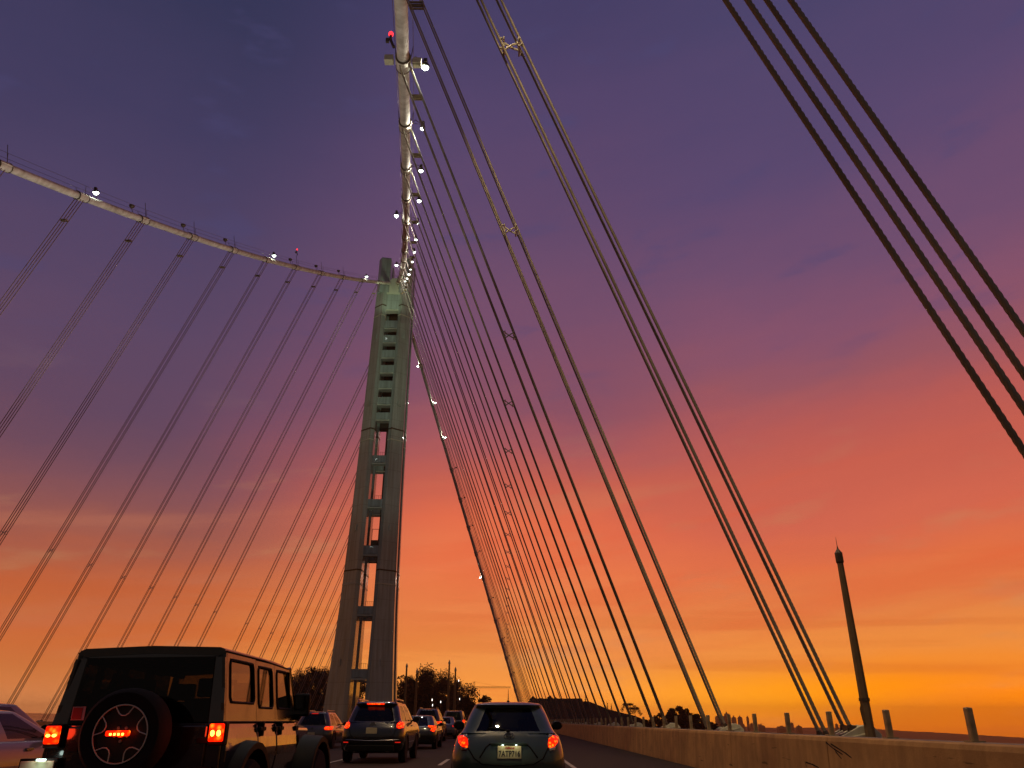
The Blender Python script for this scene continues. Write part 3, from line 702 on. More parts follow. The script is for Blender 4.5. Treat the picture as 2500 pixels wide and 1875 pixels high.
    for sx in (-1, 1):
        for q in ((0.36,) if L < 4.1 else (0.36, 0.62)):
            yy = top[0][2] + (top[0][3] - top[0][2]) * q; h = interp([(r[0], r[1]) for r in low], low[-1][0] - 0.1)
            m = MB(); m.bx(sx * h - .012, sx * h + .03, yy - .08, yy + .08, low[-1][0] - .12, low[-1][0] - .09); m.build('door_handle', 'chrome', root)
    return root, sy, patch

def scale_low(L, W, belt, front=0.1):
    return [(0.2, W - .12, 0.28, L - .3), (0.32, W - .03, 0.08, L - .05), (0.5, W, 0.0, L), (0.68, W, 0.0, L - .02), (belt - .16, W - .02, 0.05, L - .12), (belt - .03, W - .06, 0.1, L - .3), (belt, W - .1, 0.13, L - .4)]
def hb_top(L, W, belt, H, rk=0.3, rin=0.24, y0=0.16, yf=1.15):
    """hatch/SUV greenhouse from belt to roof"""
    out = []
    for t in (0, .08, .3, .55, .8, .9, .97, 1):
        z = belt + (H - belt) * t; w = (W - .11) - rin * (t ** 1.3); yr = y0 + rk * (t ** 1.25) + (0.06 if t > .96 else 0)
        out.append((z, w - (0.05 if t == 1 else 0), yr, L - yf - 0.95 * (t ** .9) * (H - belt) / 0.5))
    return out

# ---- the hatchback directly ahead
low = [(0.18, .70, .35, 3.7), (0.3, .80, .1, 3.95), (0.5, .845, .0, 4.0), (0.72, .85, .0, 3.98), (0.85, .825, .05, 3.9), (0.98, .785, .12, 3.75), (1.03, .735, .16, 3.6)]
top = [(1.03, .735, .16, 2.95), (1.055, .71, .19, 2.9), (1.12, .675, .25, 2.8), (1.22, .635, .33, 2.6), (1.31, .60, .42, 2.4), (1.38, .565, .5, 2.25), (1.43, .53, .44, 2.1), (1.455, .49, .5, 1.95)]
pr, sy, patch = car('hatchback', 'teal grey hatchback directly ahead with a lit beige number plate', 'car', 0.02, 12.35, low, top, 'teal_paint', rr=.3, bow=.09, L=4.0,
    sidewin=((1, 6), (7, 12)), rearrow=(1, 5), toprear=(0, NR - 1), wr=.3, wy=(.72, 3.2), gbow=.07, grr=.22,
    lamps=[([(-.775, .985), (-.68, 1.0), (-.615, .955), (-.6, .88), (-.612, .835), (-.70, .85), (-.755, .9)], 'lamp_red')])
for sx in (-1, 1):
    patch('tail_lamp_reflector', [(sx * .69, 1.02), (sx * .625, 1.02), (sx * .61, .965), (sx * .665, 0.985)], 'lamp_clear', t=0.02)
    patch('tail_lamp_reflector', [(sx * .72, .848), (sx * .615, .832), (sx * .625, .79), (sx * .7, .80)], 'lamp_off' if sx < 0 else 'lamp_clear', t=0.012)
m = MB(); y = sy(0.02, .775) - 0.035; m.bx(-.155, .195, y, y + .02, .69, .86); pl = m.build('licence_plate', 'plate', pr, bevel=.004)
def text(body, size, loc, mat, parent, name, sx=1.0, shear=0.0, space=1.0):
    c = bpy.data.curves.new(name, 'FONT'); c.body = body; c.size = size; c.align_x = 'CENTER'; c.align_y = 'CENTER'; c.extrude = 0.0015; c.offset = 0.0022; c.space_character = space; c.shear = shear
    o = bpy.data.objects.new(name, c); COL.objects.link(o); bpy.context.view_layer.update()
    me = bpy.data.meshes.new_from_object(o.evaluated_get(bpy.context.evaluated_depsgraph_get())); bpy.data.objects.remove(o)
    me.materials.clear(); me.materials.append(M[mat]); q = bpy.data.objects.new(name, me); COL.objects.link(q)
    q.location = loc; q.rotation_euler = (PI / 2, 0, 0); q.scale = (sx, 1, 1); q.parent = parent; return q
text('7ATP716', .108, (.02, y - .003, .752), 'plate_ink', pl, 'plate_number', sx=.76, space=1.04)
text('California', .036, (.02, y - .003, .832), 'plate_red', pl, 'plate_script', sx=1.0, shear=.4)
m = MB()
for sx in (-1, 1): m.box((.02 + sx * .1, y - .01, .872), (.03, .02, .006))
m.build('plate_lamp', 'platelamp', pr)
# handle strip, hatch recess, seams, emblem, wiper, spoiler lamp, aerial
def seam(parent, pts, syf, r=.006, mat='plastic', name='panel_seam'):
    m = MB(); P = []
    for a, b in zip(pts, pts[1:]):
        for q in range(6): P.append((a[0] + (b[0] - a[0]) * q / 6, a[1] + (b[1] - a[1]) * q / 6))
    P.append(pts[-1]); m.tube([(x, syf(x, z) - .002, z) for x, z in P], r, 6); return m.build(name, mat, parent)
seam(pr, [(-.6, .83), (-.5, .69), (-.38, .615), (.0, .595), (.38, .615), (.52, .69), (.6, .83)], sy, .009)
seam(pr, [(-.42, .7), (-.33, .84), (-.27, .885), (.0, .895), (.27, .885), (.33, .84), (.44, .7)], sy, .011)
m = MB(); m.bx(-.26, .29, sy(0, .88) - .035, sy(0, .88) + .02, .872, .9); m.build('boot_handle', 'teal_paint', pr, bevel=.008)
m = MB()
for a_, b_ in ((.075, .048), (.048, .018), (.022, .046)):
    m.tube([(.015 + math.cos(q) * a_, sy(0, .97) - .012, .985 + (0.012 if (a_, b_) == (.048, .018) else 0) + math.sin(q) * b_) for q in [2 * PI * i / 24 for i in range(25)]], .006, 6)
m.build('emblem', 'chrome', pr, smooth=True)
m = MB(); m.tube([(.0, .14, 1.045), (.0, .2, 1.07), (-.3, .235, 1.1)], .011, 6); m.lathe([(.03, 0), (.03, .03), (.01, .04)], (0, .15, 1.04), 'z', 10); m.build('rear_wiper', 'plastic', pr)
m = MB(); m.tube([(0, .9, 1.47), (0, .86, 1.5), (0, .8, 1.67)], [.014, .008, .003], 6); m.lathe([(.03, 0), (.02, .03), (.01, .04)], (0, .9, 1.465), 'z', 10); m.build('aerial', 'plastic', pr)
seam(pr, [(-.6, .47), (0, .45), (.6, .47)], sy, .01); m = MB(); m.bx(-.55, .55, -.01, .06, .28, .4); m.build('bumper_insert', 'plastic', pr, bevel=.02)
text('c', .05, (-.57, sy(-.57, .8) - .008, .775), 'chrome', pr, 'trim_badge') if False else None

# ---- dark SUV in the next lane
low = [(0.28, .86, .3, 4.6), (0.42, .94, .08, 4.9), (0.62, .97, .0, 5.0), (0.85, .965, .0, 4.95), (1.0, .94, .06, 4.85), (1.1, .90, .12, 4.7), (1.15, .86, .16, 4.5)]
top = [(1.15, .86, .16, 3.9), (1.18, .84, .19, 3.85), (1.3, .80, .25, 3.65), (1.45, .755, .33, 3.4), (1.58, .71, .42, 3.15), (1.64, .68, .47, 3.0), (1.70, .66, .36, 2.9), (1.74, .60, .42, 2.8)]
su, sy2, patch2 = car('suv', 'dark blue SUV with lit high brake lamp, just right of the tower foot', 'car', -4.16, 25.45, low, top, 'navy_paint', rr=.3, L=5.0, rearrow=(1, 5), toprear=(0, NR - 1), wr=.37, wy=(.95, 3.85),
    lamps=[([(-.93, 1.0), (-.9, 1.14), (-.80, 1.19), (-.73, 1.1), (-.74, 1.0), (-.82, .97)], 'lamp_red'), ([(-.88, .6), (-.72, .6), (-.72, .575), (-.88, .575)], 'lamp_dim')], plate=(-.02, .915, .34, .17))
m = MB(); m.bx(-.27, .27, .3, .42, 1.66, 1.705); m.build('high_brake_lamp', 'lamp_red', su, bevel=.01)
for sx in (-1, 1):
    m = MB(); m.tube([(sx * .6, .55, 1.72), (sx * .6, .62, 1.80), (sx * .6, .9, 1.82), (sx * .6, 2.4, 1.81), (sx * .6, 2.6, 1.74)], .025, 8); m.build('roof_rail', 'silver_paint', su, smooth=True)
m = MB(); m.lathe([(.09, -.01), (.09, .02), (.065, .025)], (0, sy2(0, 1.1) - .02, 1.07), 'y', 20); m.bx(-.1, .1, sy2(0, 1.1) - .035, sy2(0, 1.1), 1.06, 1.08); m.build('emblem', 'chrome', su)
seam(su, [(-.72, .95), (-.66, .78), (-.5, .7), (0, .68), (.5, .7), (.66, .78), (.72, .95)], sy2, .01)
seam(su, [(-.8, .66), (0, .63), (.8, .66)], sy2, .014, 'chrome', 'bumper_trim')
m = MB(); m.bx(-.7, .7, -.03, .08, .34, .52); m.build('bumper_insert', 'plastic', su, bevel=.03)
m = MB(); 
for sx in (-1, 1): m.lathe([(.04, -.04), (.04, .06)], (sx * .5, .02, .36), 'y', 12)
m.build('exhaust_tip', 'chrome', su)

# ---- the others in the queue
def simple(kind, label, x, y, L, W, H, paint, lamps, plate=None, belt=None, rails=False, group='cars queued on the bridge', brake=False, **kw):
    if kind == 'sedan':
        belt = belt or H * .665; low = scale_low(L, W, belt)
        top = [(belt + (H - belt) * t, (W - .13) - .2 * t ** 1.3 - (.05 if t == 1 else 0), .62 + .75 * t ** .9, L - 1.15 - 1.05 * t ** .9) for t in (0, .08, .3, .55, .8, .9, .97, 1)]
        r, s_, p = car('sedan', label, 'car', x, y, low, top, paint, L=L, lamps=lamps, plate=plate, rearrow=(1, 5), group=group, **kw)
    else:
        belt = belt or H * .62; low = scale_low(L, W, belt); top = hb_top(L, W, belt, H)
        if kind == 'minivan': top = hb_top(L, W, belt, H, rk=.15, rin=.17)
        r, s_, p = car(kind, label, 'car', x, y, low, top, paint, L=L, lamps=lamps, plate=plate, rearrow=(1, 5), toprear=(0, NR - 1), group=group, wr=.35, **kw)
    if rails:
        for sx in (-1, 1):
            m = MB(); xx = sx * (W - .42); m.tube([(xx, .6, H), (xx, .7, H + .07), (xx, 2.3, H + .07), (xx, 2.5, H)], .022, 8); m.build('roof_rail', 'silver_paint', r)
    if brake:
        m = MB(); m.box((0, top[5][2] - .03, top[5][0]), (.3, .03, .03)); m.build('high_brake_lamp', 'lamp_dim', r)
    s2 = [(-.5 * W, belt - .12), (0, belt - .1), (.5 * W, belt - .12)]
    seam(r, [(-.62 * W, belt - .05), (-.6 * W, .55), (0, .52), (.6 * W, .55), (.62 * W, belt - .05)], s_, .008)
    m = MB(); m.bx(-.7 * W, .7 * W, -.015, .07, .27, .4); m.build('bumper_insert', 'plastic', r, bevel=.02)
    m = MB(); m.box((0, s_(0, belt - .12) - .01, belt - .1), (.11, .02, .06)); m.build('emblem', 'chrome', r, bevel=.01)
    return r
simple('wagon', 'silver wagon with roof rails, far left lane beyond the black off-roader', -9.0, 38.0, 4.7, .90, 1.55, 'silver_paint',
    [([(-.87, .8), (-.87, .95), (-.6, .95), (-.55, .84), (-.62, .8)], 'lamp_red')], (0, .62, .32, .16), rails=True, brake=True)
simple('sedan', 'small dark sedan with hooked red tail lamps just ahead of the blue SUV', -4.15, 38.0, 4.5, .875, 1.41, 'charcoal_paint',
    [([(.84, .98), (.5, 1.0), (.5, .94), (.66, .9), (.62, .78), (.78, .72), (.85, .84)], 'lamp_red')], (0, .58, .32, .16))
simple('suv', 'light grey SUV with a wide red lamp band behind the small sedan', -4.95, 50.5, 4.7, .93, 1.86, 'silver_paint',
    [([(-.9, 1.03), (-.9, 1.16), (-.42, 1.14), (-.42, 1.05)], 'lamp_red')], (0, .85, .32, .16), rails=True)
simple('sedan', 'pale sedan mostly hidden between the grey SUV and the far minivan', -4.55, 59.5, 4.6, .88, 1.45, 'white_paint',
    [([(-.86, .78), (-.86, .9), (-.6, .9), (-.6, .8)], 'lamp_dim')], (0, .7, .32, .16))
simple('minivan', 'white minivan, farthest vehicle of the middle lane queue', -4.4, 67.0, 5.0, .97, 1.93, 'white_paint',
    [([(-.95, 1.05), (-.95, 1.27), (-.76, 1.25), (-.78, 1.05)], 'lamp_red')], (0, .8, .32, .16), rails=True)
simple('sedan', 'pale lavender sedan at the far left edge of the picture beside the black off-roader', -7.55, 9.15, 4.75, .93, 1.31, 'white_paint',
    [([(-.86, .78), (-.86, .9), (-.6, .9), (-.6, .8)], 'lamp_red')], (0, .65, .32, .16), belt=.93, sidewin=((0, 6), (7, 13)))
simple('suv', 'dark maroon SUV behind the pale sedan at the far left edge', -11.1, 15.3, 4.6, .92, 1.50, 'charcoal_paint',
    [([(-.86, .98), (-.86, 1.1), (-.6, 1.1), (-.6, 1.0)], 'lamp_red')], (0, .75, .32, .16))

# ---- black off-roader with the spare wheel
J = thing('off_roader', 'tall boxy black off-roader with a spare wheel on its tailgate, left of centre', 'car', (-3.39, 7.6, 0), 0, None)
def jx(z): return .79 - max(0, z - 1.17) * .135          # half width with tumblehome
def jy(z): return max(0, z - 1.17) * .1
def jroofz(y): return 1.835 - .012 * (y / 2.3) ** 2 - .05 * max(0, (y - 1.9) / .5) ** 2
m = MB(); m.prism([(-.775, .62), (-.79, .66), (-.79, 1.15), (-.78, 1.17), (.78, 1.17), (.79, 1.15), (.79, .66), (.775, .62)], 0, 2.62)
m.v = [(x, y, z) for x, y, z in m.v]; m.build('body', 'black_paint', J, bevel=.012)
m = MB(); m.prism([(-.70, .62), (-.72, 1.1), (-.6, 1.15), (0, 1.18), (.6, 1.15), (.72, 1.1), (.70, .62)], 2.62, 3.95)
m.v = [(x * (1 if y < 3 else .86), y, z * (1 if y < 3 else .985)) for x, y, z in m.v]; m.build('bonnet', 'black_paint', J, bevel=.02)
m = MB()
for s in (-1, 1): m.tube([(s * .79, .02, 1.172), (s * .79, .99, 1.172), (s * .79, 2.58, 1.172)], .009, 6)
m.build('belt_seal', 'plastic', J)
def jquad(m, s, y0, y1, z0, z1, t=.03, slant=0):
    """side panel piece following the tumblehome; slant moves the front edge back with height"""
    sl = lambda z: slant * (z - 1.17) / .6
    o = [(s * jx(z0), y0, z0), (s * jx(z0), y1 - sl(z0), z0), (s * jx(z1), y1 - sl(z1), z1), (s * jx(z1), y0, z1)]
    i = [(x - s * t, y, z) for x, y, z in o]
    m.add(o + i, [(0, 1, 2, 3), (7, 6, 5, 4), (0, 4, 5, 1), (1, 5, 6, 2), (2, 6, 7, 3), (3, 7, 4, 0)])
WIN = ((.16, .92), (1.06, 1.60), (1.76, 2.36))
for s in (-1, 1):
    m = MB(); jquad(m, s, .01, .985, 1.171, 1.335); jquad(m, s, .06, .985, 1.74, 1.80); jquad(m, s, .03, .16, 1.335, 1.74); jquad(m, s, .92, .985, 1.335, 1.74)
    hs = m.build('hardtop_side', 'hardtop', J)
    for nm, y0, y1, (wa, wb), sl in (('rear_door', .995, 1.68, WIN[1], 0), ('front_door', 1.69, 2.56, WIN[2], .2)):
        m = MB(); jquad(m, s, y0, y1, 1.171, 1.30, slant=sl * 0); jquad(m, s, y0, y1 - (.0 if not sl else .12), 1.73, 1.775); jquad(m, s, y0, wa, 1.30, 1.73); jquad(m, s, wb, y1, 1.30, 1.73, slant=sl)
        dr = m.build(nm, 'hardtop', J)
        m = MB(); m.prism([(s * .775, .68), (s * .80, .68), (s * .818, .74), (s * .834, .84), (s * .836, .93), (s * .822, 1.03), (s * .80, 1.12), (s * .785, 1.165), (s * .765, 1.165)], y0 + .015, y1 - .02); m.build('door_skin', 'black_paint', dr, bevel=.01)
        yh = y1 - .16 if nm == 'rear_door' else y1 - .26
        yh = y0 + .11
        m = MB(); m.bx(s * .80, s * .845, yh - .1, yh + .09, 1.085, 1.125); m.box((s * .82, yh - .02, 1.105), (.06, .05, .14)); m.build('door_handle', 'plastic', dr, bevel=.01)
        for zz in (.85, 1.1):
            m = MB(); m.box((s * .81, y1 - .02, zz), (.04, .12, .05)); m.build('hinge', 'plastic', dr, bevel=.008)
    for (wa, wb), nm, z0, z1 in ((WIN[0], 'side_window', 1.335, 1.74), (WIN[1], 'side_window', 1.30, 1.73), (WIN[2], 'side_window', 1.30, 1.73)):
        m = MB(); x0, x1 = s * (jx(z0) - .012), s * (jx(z1) - .012); sl = .2 if wb > 2 else 0
        m.add([(x0, wa, z0), (x0, wb + .0, z0), (x1, wb - sl * .6, z1), (x1, wa, z1)], [(0, 1, 2, 3)]); g = m.build(nm, 'glass_side', J)
        m = MB(); cs = []
        for (cy, cz, a0) in ((wb - .06 - sl * .6 - .02, z1 - .07, 0), (wa + .07, z1 - .07, 90), (wa + .07, z0 + .07, 180), (wb - .06, z0 + .07, 270)):
            for q in range(5):
                a = R_(a0 + q * 22.5); cs.append((cy + math.cos(a) * .06, cz + math.sin(a) * .06))
        m.tube([(s * (jx(z) + .001), y, z) for y, z in cs + cs[:1]], .013, 6); m.build('window_seal', 'plastic', g)
    m = MB(); m.prism([(s * .775, .68), (s * .80, .68), (s * .818, .74), (s * .834, .84), (s * .836, .93), (s * .822, 1.03), (s * .80, 1.12), (s * .785, 1.165), (s * .765, 1.165)], .03, .985); m.build('quarter_panel', 'black_paint', J, bevel=.01)
    # flares, wheels, steps
    for wy_, r_ in ((.62, .42), (3.5, .42)):
        m = MB(); arc = [R_(a) for a in range(-8, 189, 14)]
        outer = [(wy_ + math.cos(a) * .62, .42 + math.sin(a) * .60) for a in arc]; inner = [(wy_ + math.cos(a) * .53, .42 + math.sin(a) * .51) for a in arc]
        ring = outer + inner[::-1]; x0, x1 = (s * .70, s * .95)
        n_ = len(arc); vs = [(x0, y, z) for y, z in outer] + [(x1 - s * .03, y, z - .02) for y, z in outer] + [(x1, wy_ + (y - wy_) * .95, .42 + (z - .42) * .95) for y, z in outer] + [(x1, y, z) for y, z in inner] + [(x0, y, z) for y, z in inner]
        fs = [(k * n_ + i, k * n_ + i + 1, (k + 1) * n_ + i + 1, (k + 1) * n_ + i) for k in range(4) for i in range(n_ - 1)]
        m.add(vs, fs); m.build('wheel_flare', 'plastic', J, smooth=True, auto=45)
        wheel(J, s * .80, wy_, r_, .27, 'rim_dark', s)
    m = MB(); m.tube([(s * .84, 1.15, .48), (s * .84, 2.95, .48)], .04, 8); m.build('side_step', 'plastic', J, smooth=True)
    m = MB(); m.box((s * .87, 2.5, 1.36), (.2, .09, .26)); m.box((s * .8, 2.52, 1.22), (.12, .06, .06)); m.build('wing_mirror', 'plastic', J, bevel=.03)
    m = MB(); m.box((s * .86, 2.452, 1.36), (.17, .004, .21)); m.build('mirror_glass', 'black_paint', J)
    # tail lamps
    m = MB(); lx = .767 if s > 0 else -.715
    m.box((lx, -.03, 1.075), (.155, .1, .2)); hb = m.build('tail_lamp_housing', 'plastic', J, bevel=.015)
    m = MB(); m.box((lx, -.088, 1.085), (.135, .03, .15)); m.build('tail_lamp', 'lamp_red', hb, bevel=.012)
    m = MB()
    for q in (-.03, .026): m.lathe([(.001, -.004), (.7, -.003), (1, .0), (1, .004)], (0, 0, 0), 'y', 14); n_v = 56; m.v[-n_v:] = [(lx + q + x * (.02 if s < 0 else .019), -.107 + y, 1.08 + z * (.013 if s < 0 else .026)) for x, y, z in m.v[-n_v:]]
    m.build('tail_lamp_bulb', 'lamp_core', hb)
    m = MB(); m.box((s * .80, .3, 1.185), (.02, .0, .0)) if False else None
# roof
m = MB(); rings = []
for y in (0.055, .3, .8, 1.3, 1.8, 2.1, 2.25, 2.36):
    z = jroofz(y); h = jx(1.80) - (0.0 if y < 2.2 else .01); rings.append([(-h, y, z - .05), (-h + .01, y, z - .02), (-h + .06, y, z), (0, y, z + .02), (h - .06, y, z), (h - .01, y, z - .02), (h, y, z - .05), (h - .06, y, z - .075), (0, y, z - .05), (-h + .06, y, z - .075)])
m.loft(rings); m.build('hardtop_roof', 'hardtop', J, smooth=True, auto=40)
m = MB()
for s in (-1, 1): m.tube([(s * (jx(1.79) + .004), .06, 1.795), (s * (jx(1.79) + .004), 1.3, 1.793), (s * (jx(1.77) + .004), 2.3, 1.765)], .008, 6)
m.build('drip_rail', 'plastic', J)
m = MB(); m.bx(-.79, .79, 1.0, 1.01, 1.835, 1.852); m.bx(-.7, .7, 1.0, 1.02, 1.83, 1.84); 
# rear frame, liftgate glass
m = MB()
def jr(x0, x1, z0, z1, t=.05): m.add([(x0, jy(z0), z0), (x1, jy(z0), z0), (x1, jy(z1), z1), (x0, jy(z1), z1), (x0, jy(z0) + t, z0), (x1, jy(z0) + t, z0), (x1, jy(z1) + t, z1), (x0, jy(z1) + t, z1)], [(0, 1, 2, 3), (7, 6, 5, 4), (0, 4, 5, 1), (1, 5, 6, 2), (2, 6, 7, 3), (3, 7, 4, 0)])
jr(-.70, .70, 1.745, 1.80)
for s in (-1, 1):
    a = [(s * .64, 1.171), (s * jx(1.171), 1.171), (s * jx(1.80), 1.80), (s * .60, 1.80)]
    m.add([(x, jy(z), z) for x, z in a] + [(x, jy(z) + .05, z) for x, z in a], [(0, 1, 2, 3), (7, 6, 5, 4), (0, 4, 5, 1), (1, 5, 6, 2), (2, 6, 7, 3), (3, 7, 4, 0)])
m.build('hardtop_rear', 'black_paint', J)
m = MB(); z0, z1 = 1.175, 1.75; m.add([(-.645, jy(z0) - .012, z0), (.645, jy(z0) - .012, z0), (.61, jy(z1) - .012, z1), (-.61, jy(z1) - .012, z1)], [(0, 1, 2, 3)]); m.build('rear_window', 'glass_dark', J)
m = MB(); m.add([(-.72, 2.6, 1.2), (.72, 2.6, 1.2), (.66, 2.38, 1.76), (-.66, 2.38, 1.76)], [(0, 1, 2, 3)]); m.build('windscreen', 'glass_clear', J)
m = MB()
for s in (-1, 1): m.tube([(s * .75, 2.62, 1.17), (s * .69, 2.37, 1.78)], .035, 6)
m.tube([(-.75, 2.62, 1.18), (.75, 2.62, 1.18)], .035, 6); m.build('windscreen_frame', 'black_paint', J)
m = MB()
for sx in (-.36, .36):
    for yy in (.75, 1.85):
        m.box((sx, yy, 1.15), (.48, .14, .5)); m.box((sx, yy, 1.5), (.26, .11, .18))
m.box((0, .35, 1.15), (1.2, .5, .18)); m.box((0, 2.2, 1.2), (1.3, .3, .16)); m.box((0, 2.3, 1.62), (.2, .04, .07)); m.build('seats', 'interior', J, bevel=.04)
m = MB()
for s in (-1, 1): m.tube([(s * .6, .25, 1.15), (s * .58, .3, 1.72), (s * .58, 1.4, 1.74), (s * .58, 2.3, 1.7)], .035, 8); m.tube([(s * .6, 1.3, 1.1), (s * .58, 1.35, 1.73)], .035, 8)
m.tube([(-.58, .3, 1.72), (.58, .3, 1.72)], .035, 8); m.tube([(-.58, 1.38, 1.73), (.58, 1.38, 1.73)], .035, 8); m.build('roll_cage', 'interior', J, smooth=True)
# tailgate and spare wheel
m = MB(); m.bx(-.62, .66, -.03, .0, .66, 1.15); tg = m.build('tailgate', 'black_paint', J, bevel=.015)
m = MB(); 
for zz in (.78, 1.02): m.box((.66, -.045, zz), (.16, .03, .05))
m.build('tailgate_hinge', 'plastic', tg, bevel=.006)
m = MB(); m.box((-.52, -.05, .98), (.1, .03, .08)); m.build('tailgate_latch', 'plastic', tg, bevel=.006)
wx, wz_, wy0 = .045, 1.088, -.30
m = MB(); m.lathe([(.25, .12), (.34, .13), (.37, .08), (.375, 0), (.37, -.08), (.335, -.12), (.25, -.11), (.238, -.06)], (wx, wy0, wz_), 'y', 36); sp = m.build('spare_wheel', 'tyre', J, smooth=True, auto=40)
m = MB(); m.lathe([(.236, -.07), (.232, -.105), (.225, -.06), (.15, -.035), (.06, -.055), (.055, -.075), (.03, -.08)], (wx, wy0, wz_), 'y', 36); m.build('spare_rim', 'rim_dark', sp, smooth=True, auto=40)
m = MB(); m.tube([(wx + math.cos(a) * .234, wy0 - .108, wz_ + math.sin(a) * .234) for a in [2 * PI * i / 48 for i in range(49)]], .006, 6)
for k in range(5):
    b0 = R_(18 + 72 * k); P = [(.232, -20), (.205, -18), (.168, -14), (.148, -6), (.148, 6), (.168, 14), (.205, 18), (.232, 20)]
    m.tube([(wx + math.cos(b0 + R_(a)) * r, wy0 - .104, wz_ + math.sin(b0 + R_(a)) * r) for r, a in P], .0055, 6)
    b1 = R_(54 + 72 * k)
m.build('rim_edge', 'rim_line', sp)
m = MB(); 
for k in range(5):
    b0 = R_(18 + 72 * k); P = [(.222, -16), (.195, -15), (.16, -7), (.16, 7), (.195, 15), (.222, 16)]
    pts = [(math.cos(b0 + R_(a)) * r, math.sin(b0 + R_(a)) * r) for r, a in P]
    m.prism([(wx + x, wz_ + z) for x, z in pts], wy0 - .062, wy0 - .052)
m.build('rim_opening', 'tyre', sp)
m = MB()
for k in range(5):
    a = R_(54 + 72 * k); m.lathe([(.013, -.088), (.013, -.06)], (wx + math.cos(a) * .058, wy0, wz_ + math.sin(a) * .058), 'y', 8)
    m.box((wx + math.cos(a) * .13, wy0 - .05, wz_ + math.sin(a) * .13), (.15, .02, .05), Matrix.Rotation(-a, 3, 'Y'))
m.build('wheel_nuts', 'rim', sp)
m = MB(); m.box((wx - .01, wy0 - .13, wz_ + .005), (.2, .05, .045)); m.tube([(wx, wy0 - .05, wz_), (wx, wy0 - .12, wz_)], .03, 8); b3 = m.build('brake_lamp_housing', 'lamp_red', sp, bevel=.012)
m = MB()
for k in range(4): m.box((wx - .06 + k * .035, wy0 - .157, wz_ - .002), (.02, .006, .018))
m.build('brake_lamp_led', 'lamp_core', b3, bevel=.003)
m = MB(); m.box((0, -.12, .52), (1.72, .2, .2)); m.build('bumper', 'plastic', J, bevel=.04)
m = MB(); m.bx(-.93, -.63, -.12, -.1, .73, .875); pj = m.build('licence_plate', 'plate', J, bevel=.005)
m = MB(); m.bx(-.95, -.61, -.1, -.02, .71, .895); m.build('plate_bracket', 'plastic', pj, bevel=.006)
m = MB(); m.box((-.74, -.135, .885), (.07, .03, .014)); m.build('plate_lamp', 'platelamp', pj)
m = MB(); m.bx(-.62, -.5, jy(1.25) - .02, jy(1.25) - .015, 1.205, 1.32); st = m.build('window_sticker', 'sticker_w', J)
m = MB(); m.bx(-.612, -.525, jy(1.25) - .024, jy(1.25) - .0205, 1.213, 1.312); m.build('sticker_print', 'sticker', st)
m = MB(); m.tube([(0.05, -.04, 1.19), (.02, -.0, 1.25), (-.28, .0, 1.27)], .01, 6); m.build('rear_wiper', 'plastic', J)
J.rotation_euler = (0, R_(-.9), 0)
def area_light(parent, loc, energy, col, size=.1, aim=(0, 1, 0)):
    l = bpy.data.lights.new('lamp_light', 'SPOT'); l.energy = energy; l.color = col; l.spot_size = R_(150); l.spot_blend = 1; l.shadow_soft_size = size
    o = bpy.data.objects.new('lamp_light', l); COL.objects.link(o); o.parent = parent; o.location = loc; o.rotation_euler = Vector(aim).to_track_quat('-Z', 'Y').to_euler()
area_light(J, (-.74, -.19, .93), 1.0, (.75, 1, .9), .02, (0, .5, -1))
area_light(pr, (-.08, -.12, .93), .55, (1, .9, .5), .02, (0, .5, -1)); area_light(pr, (.12, -.12, .93), .55, (1, .9, .5), .02, (0, .5, -1))
for s in (-1, 1):
    l = bpy.data.lights.new('lamp_light', 'POINT'); l.energy = 1.1; l.color = (1, .04, .01); l.shadow_soft_size = .06
    o = bpy.data.objects.new('lamp_light', l); COL.objects.link(o); o.parent = J; o.location = (s * .72, -.24, 1.1)
for s in (-1, 1): area_light(su, (s * .85, -.1, 1.08), 3, (1, .05, .02), .05, (0, -1, -.3))

# ================================================================== land, trees, city
# island ridge the bridge runs into: one terrain mesh, heights by silhouette with real depth
def gauss(x, c, w): return math.exp(-((x - c) / w) ** 2)
def terr(x, y):
    h = -52
    d = max(0, min(1, (y - 372) / 90.0))
    ridge = 52 + 8 * gauss(x, -75, 45) + 9 * gauss(x, -38, 22) - 6 * gauss(x, 2, 22)
    # shoulder right of the road dropping to the water
    if x > 5:
        r2 = 48 if x < 58 else max(0, 48 - (x - 58) * 0.6) if x < 115 else max(0, 22.7 - (x - 115) * .5)
        r2 = max(r2, 0); k = min(1, (x - 5) / 14); ridge = ridge * (1 - k) + (r2 + 1.3) * k
    if x < -140: ridge *= max(0, 1 - (-140 - x) / 120)
    n = 1.6 * math.sin(x * .11 + y * .05) + 1.1 * math.sin(x * .23 - y * .09) + 0.6 * math.sin(x * .6 + 1.3)
    back = 1.0 if y < 620 else max(0, 1 - (y - 620) / 160)
    return h + (ridge + n) * d * back - (1.5 if -19 < x < 6 and y < 560 and d > .3 else 0) * 1.0
m = MB(); nx, ny = 110, 50
for j in range(ny + 1):
    for i in range(nx + 1):
        x = -280 + 520 * i / nx; y = 368 + 440 * j / ny; z = terr(x, y)
        if -22 < x < 8 and y < 545: z = min(z, -1.6)
        m.v.append((x, y, z))
m.f = [(j * (nx + 1) + i, j * (nx + 1) + i + 1, (j + 1) * (nx + 1) + i + 1, (j + 1) * (nx + 1) + i) for j in range(ny) for i in range(nx)]
isl = struct(m.build('hill', 'hill', smooth=True, auto=0))

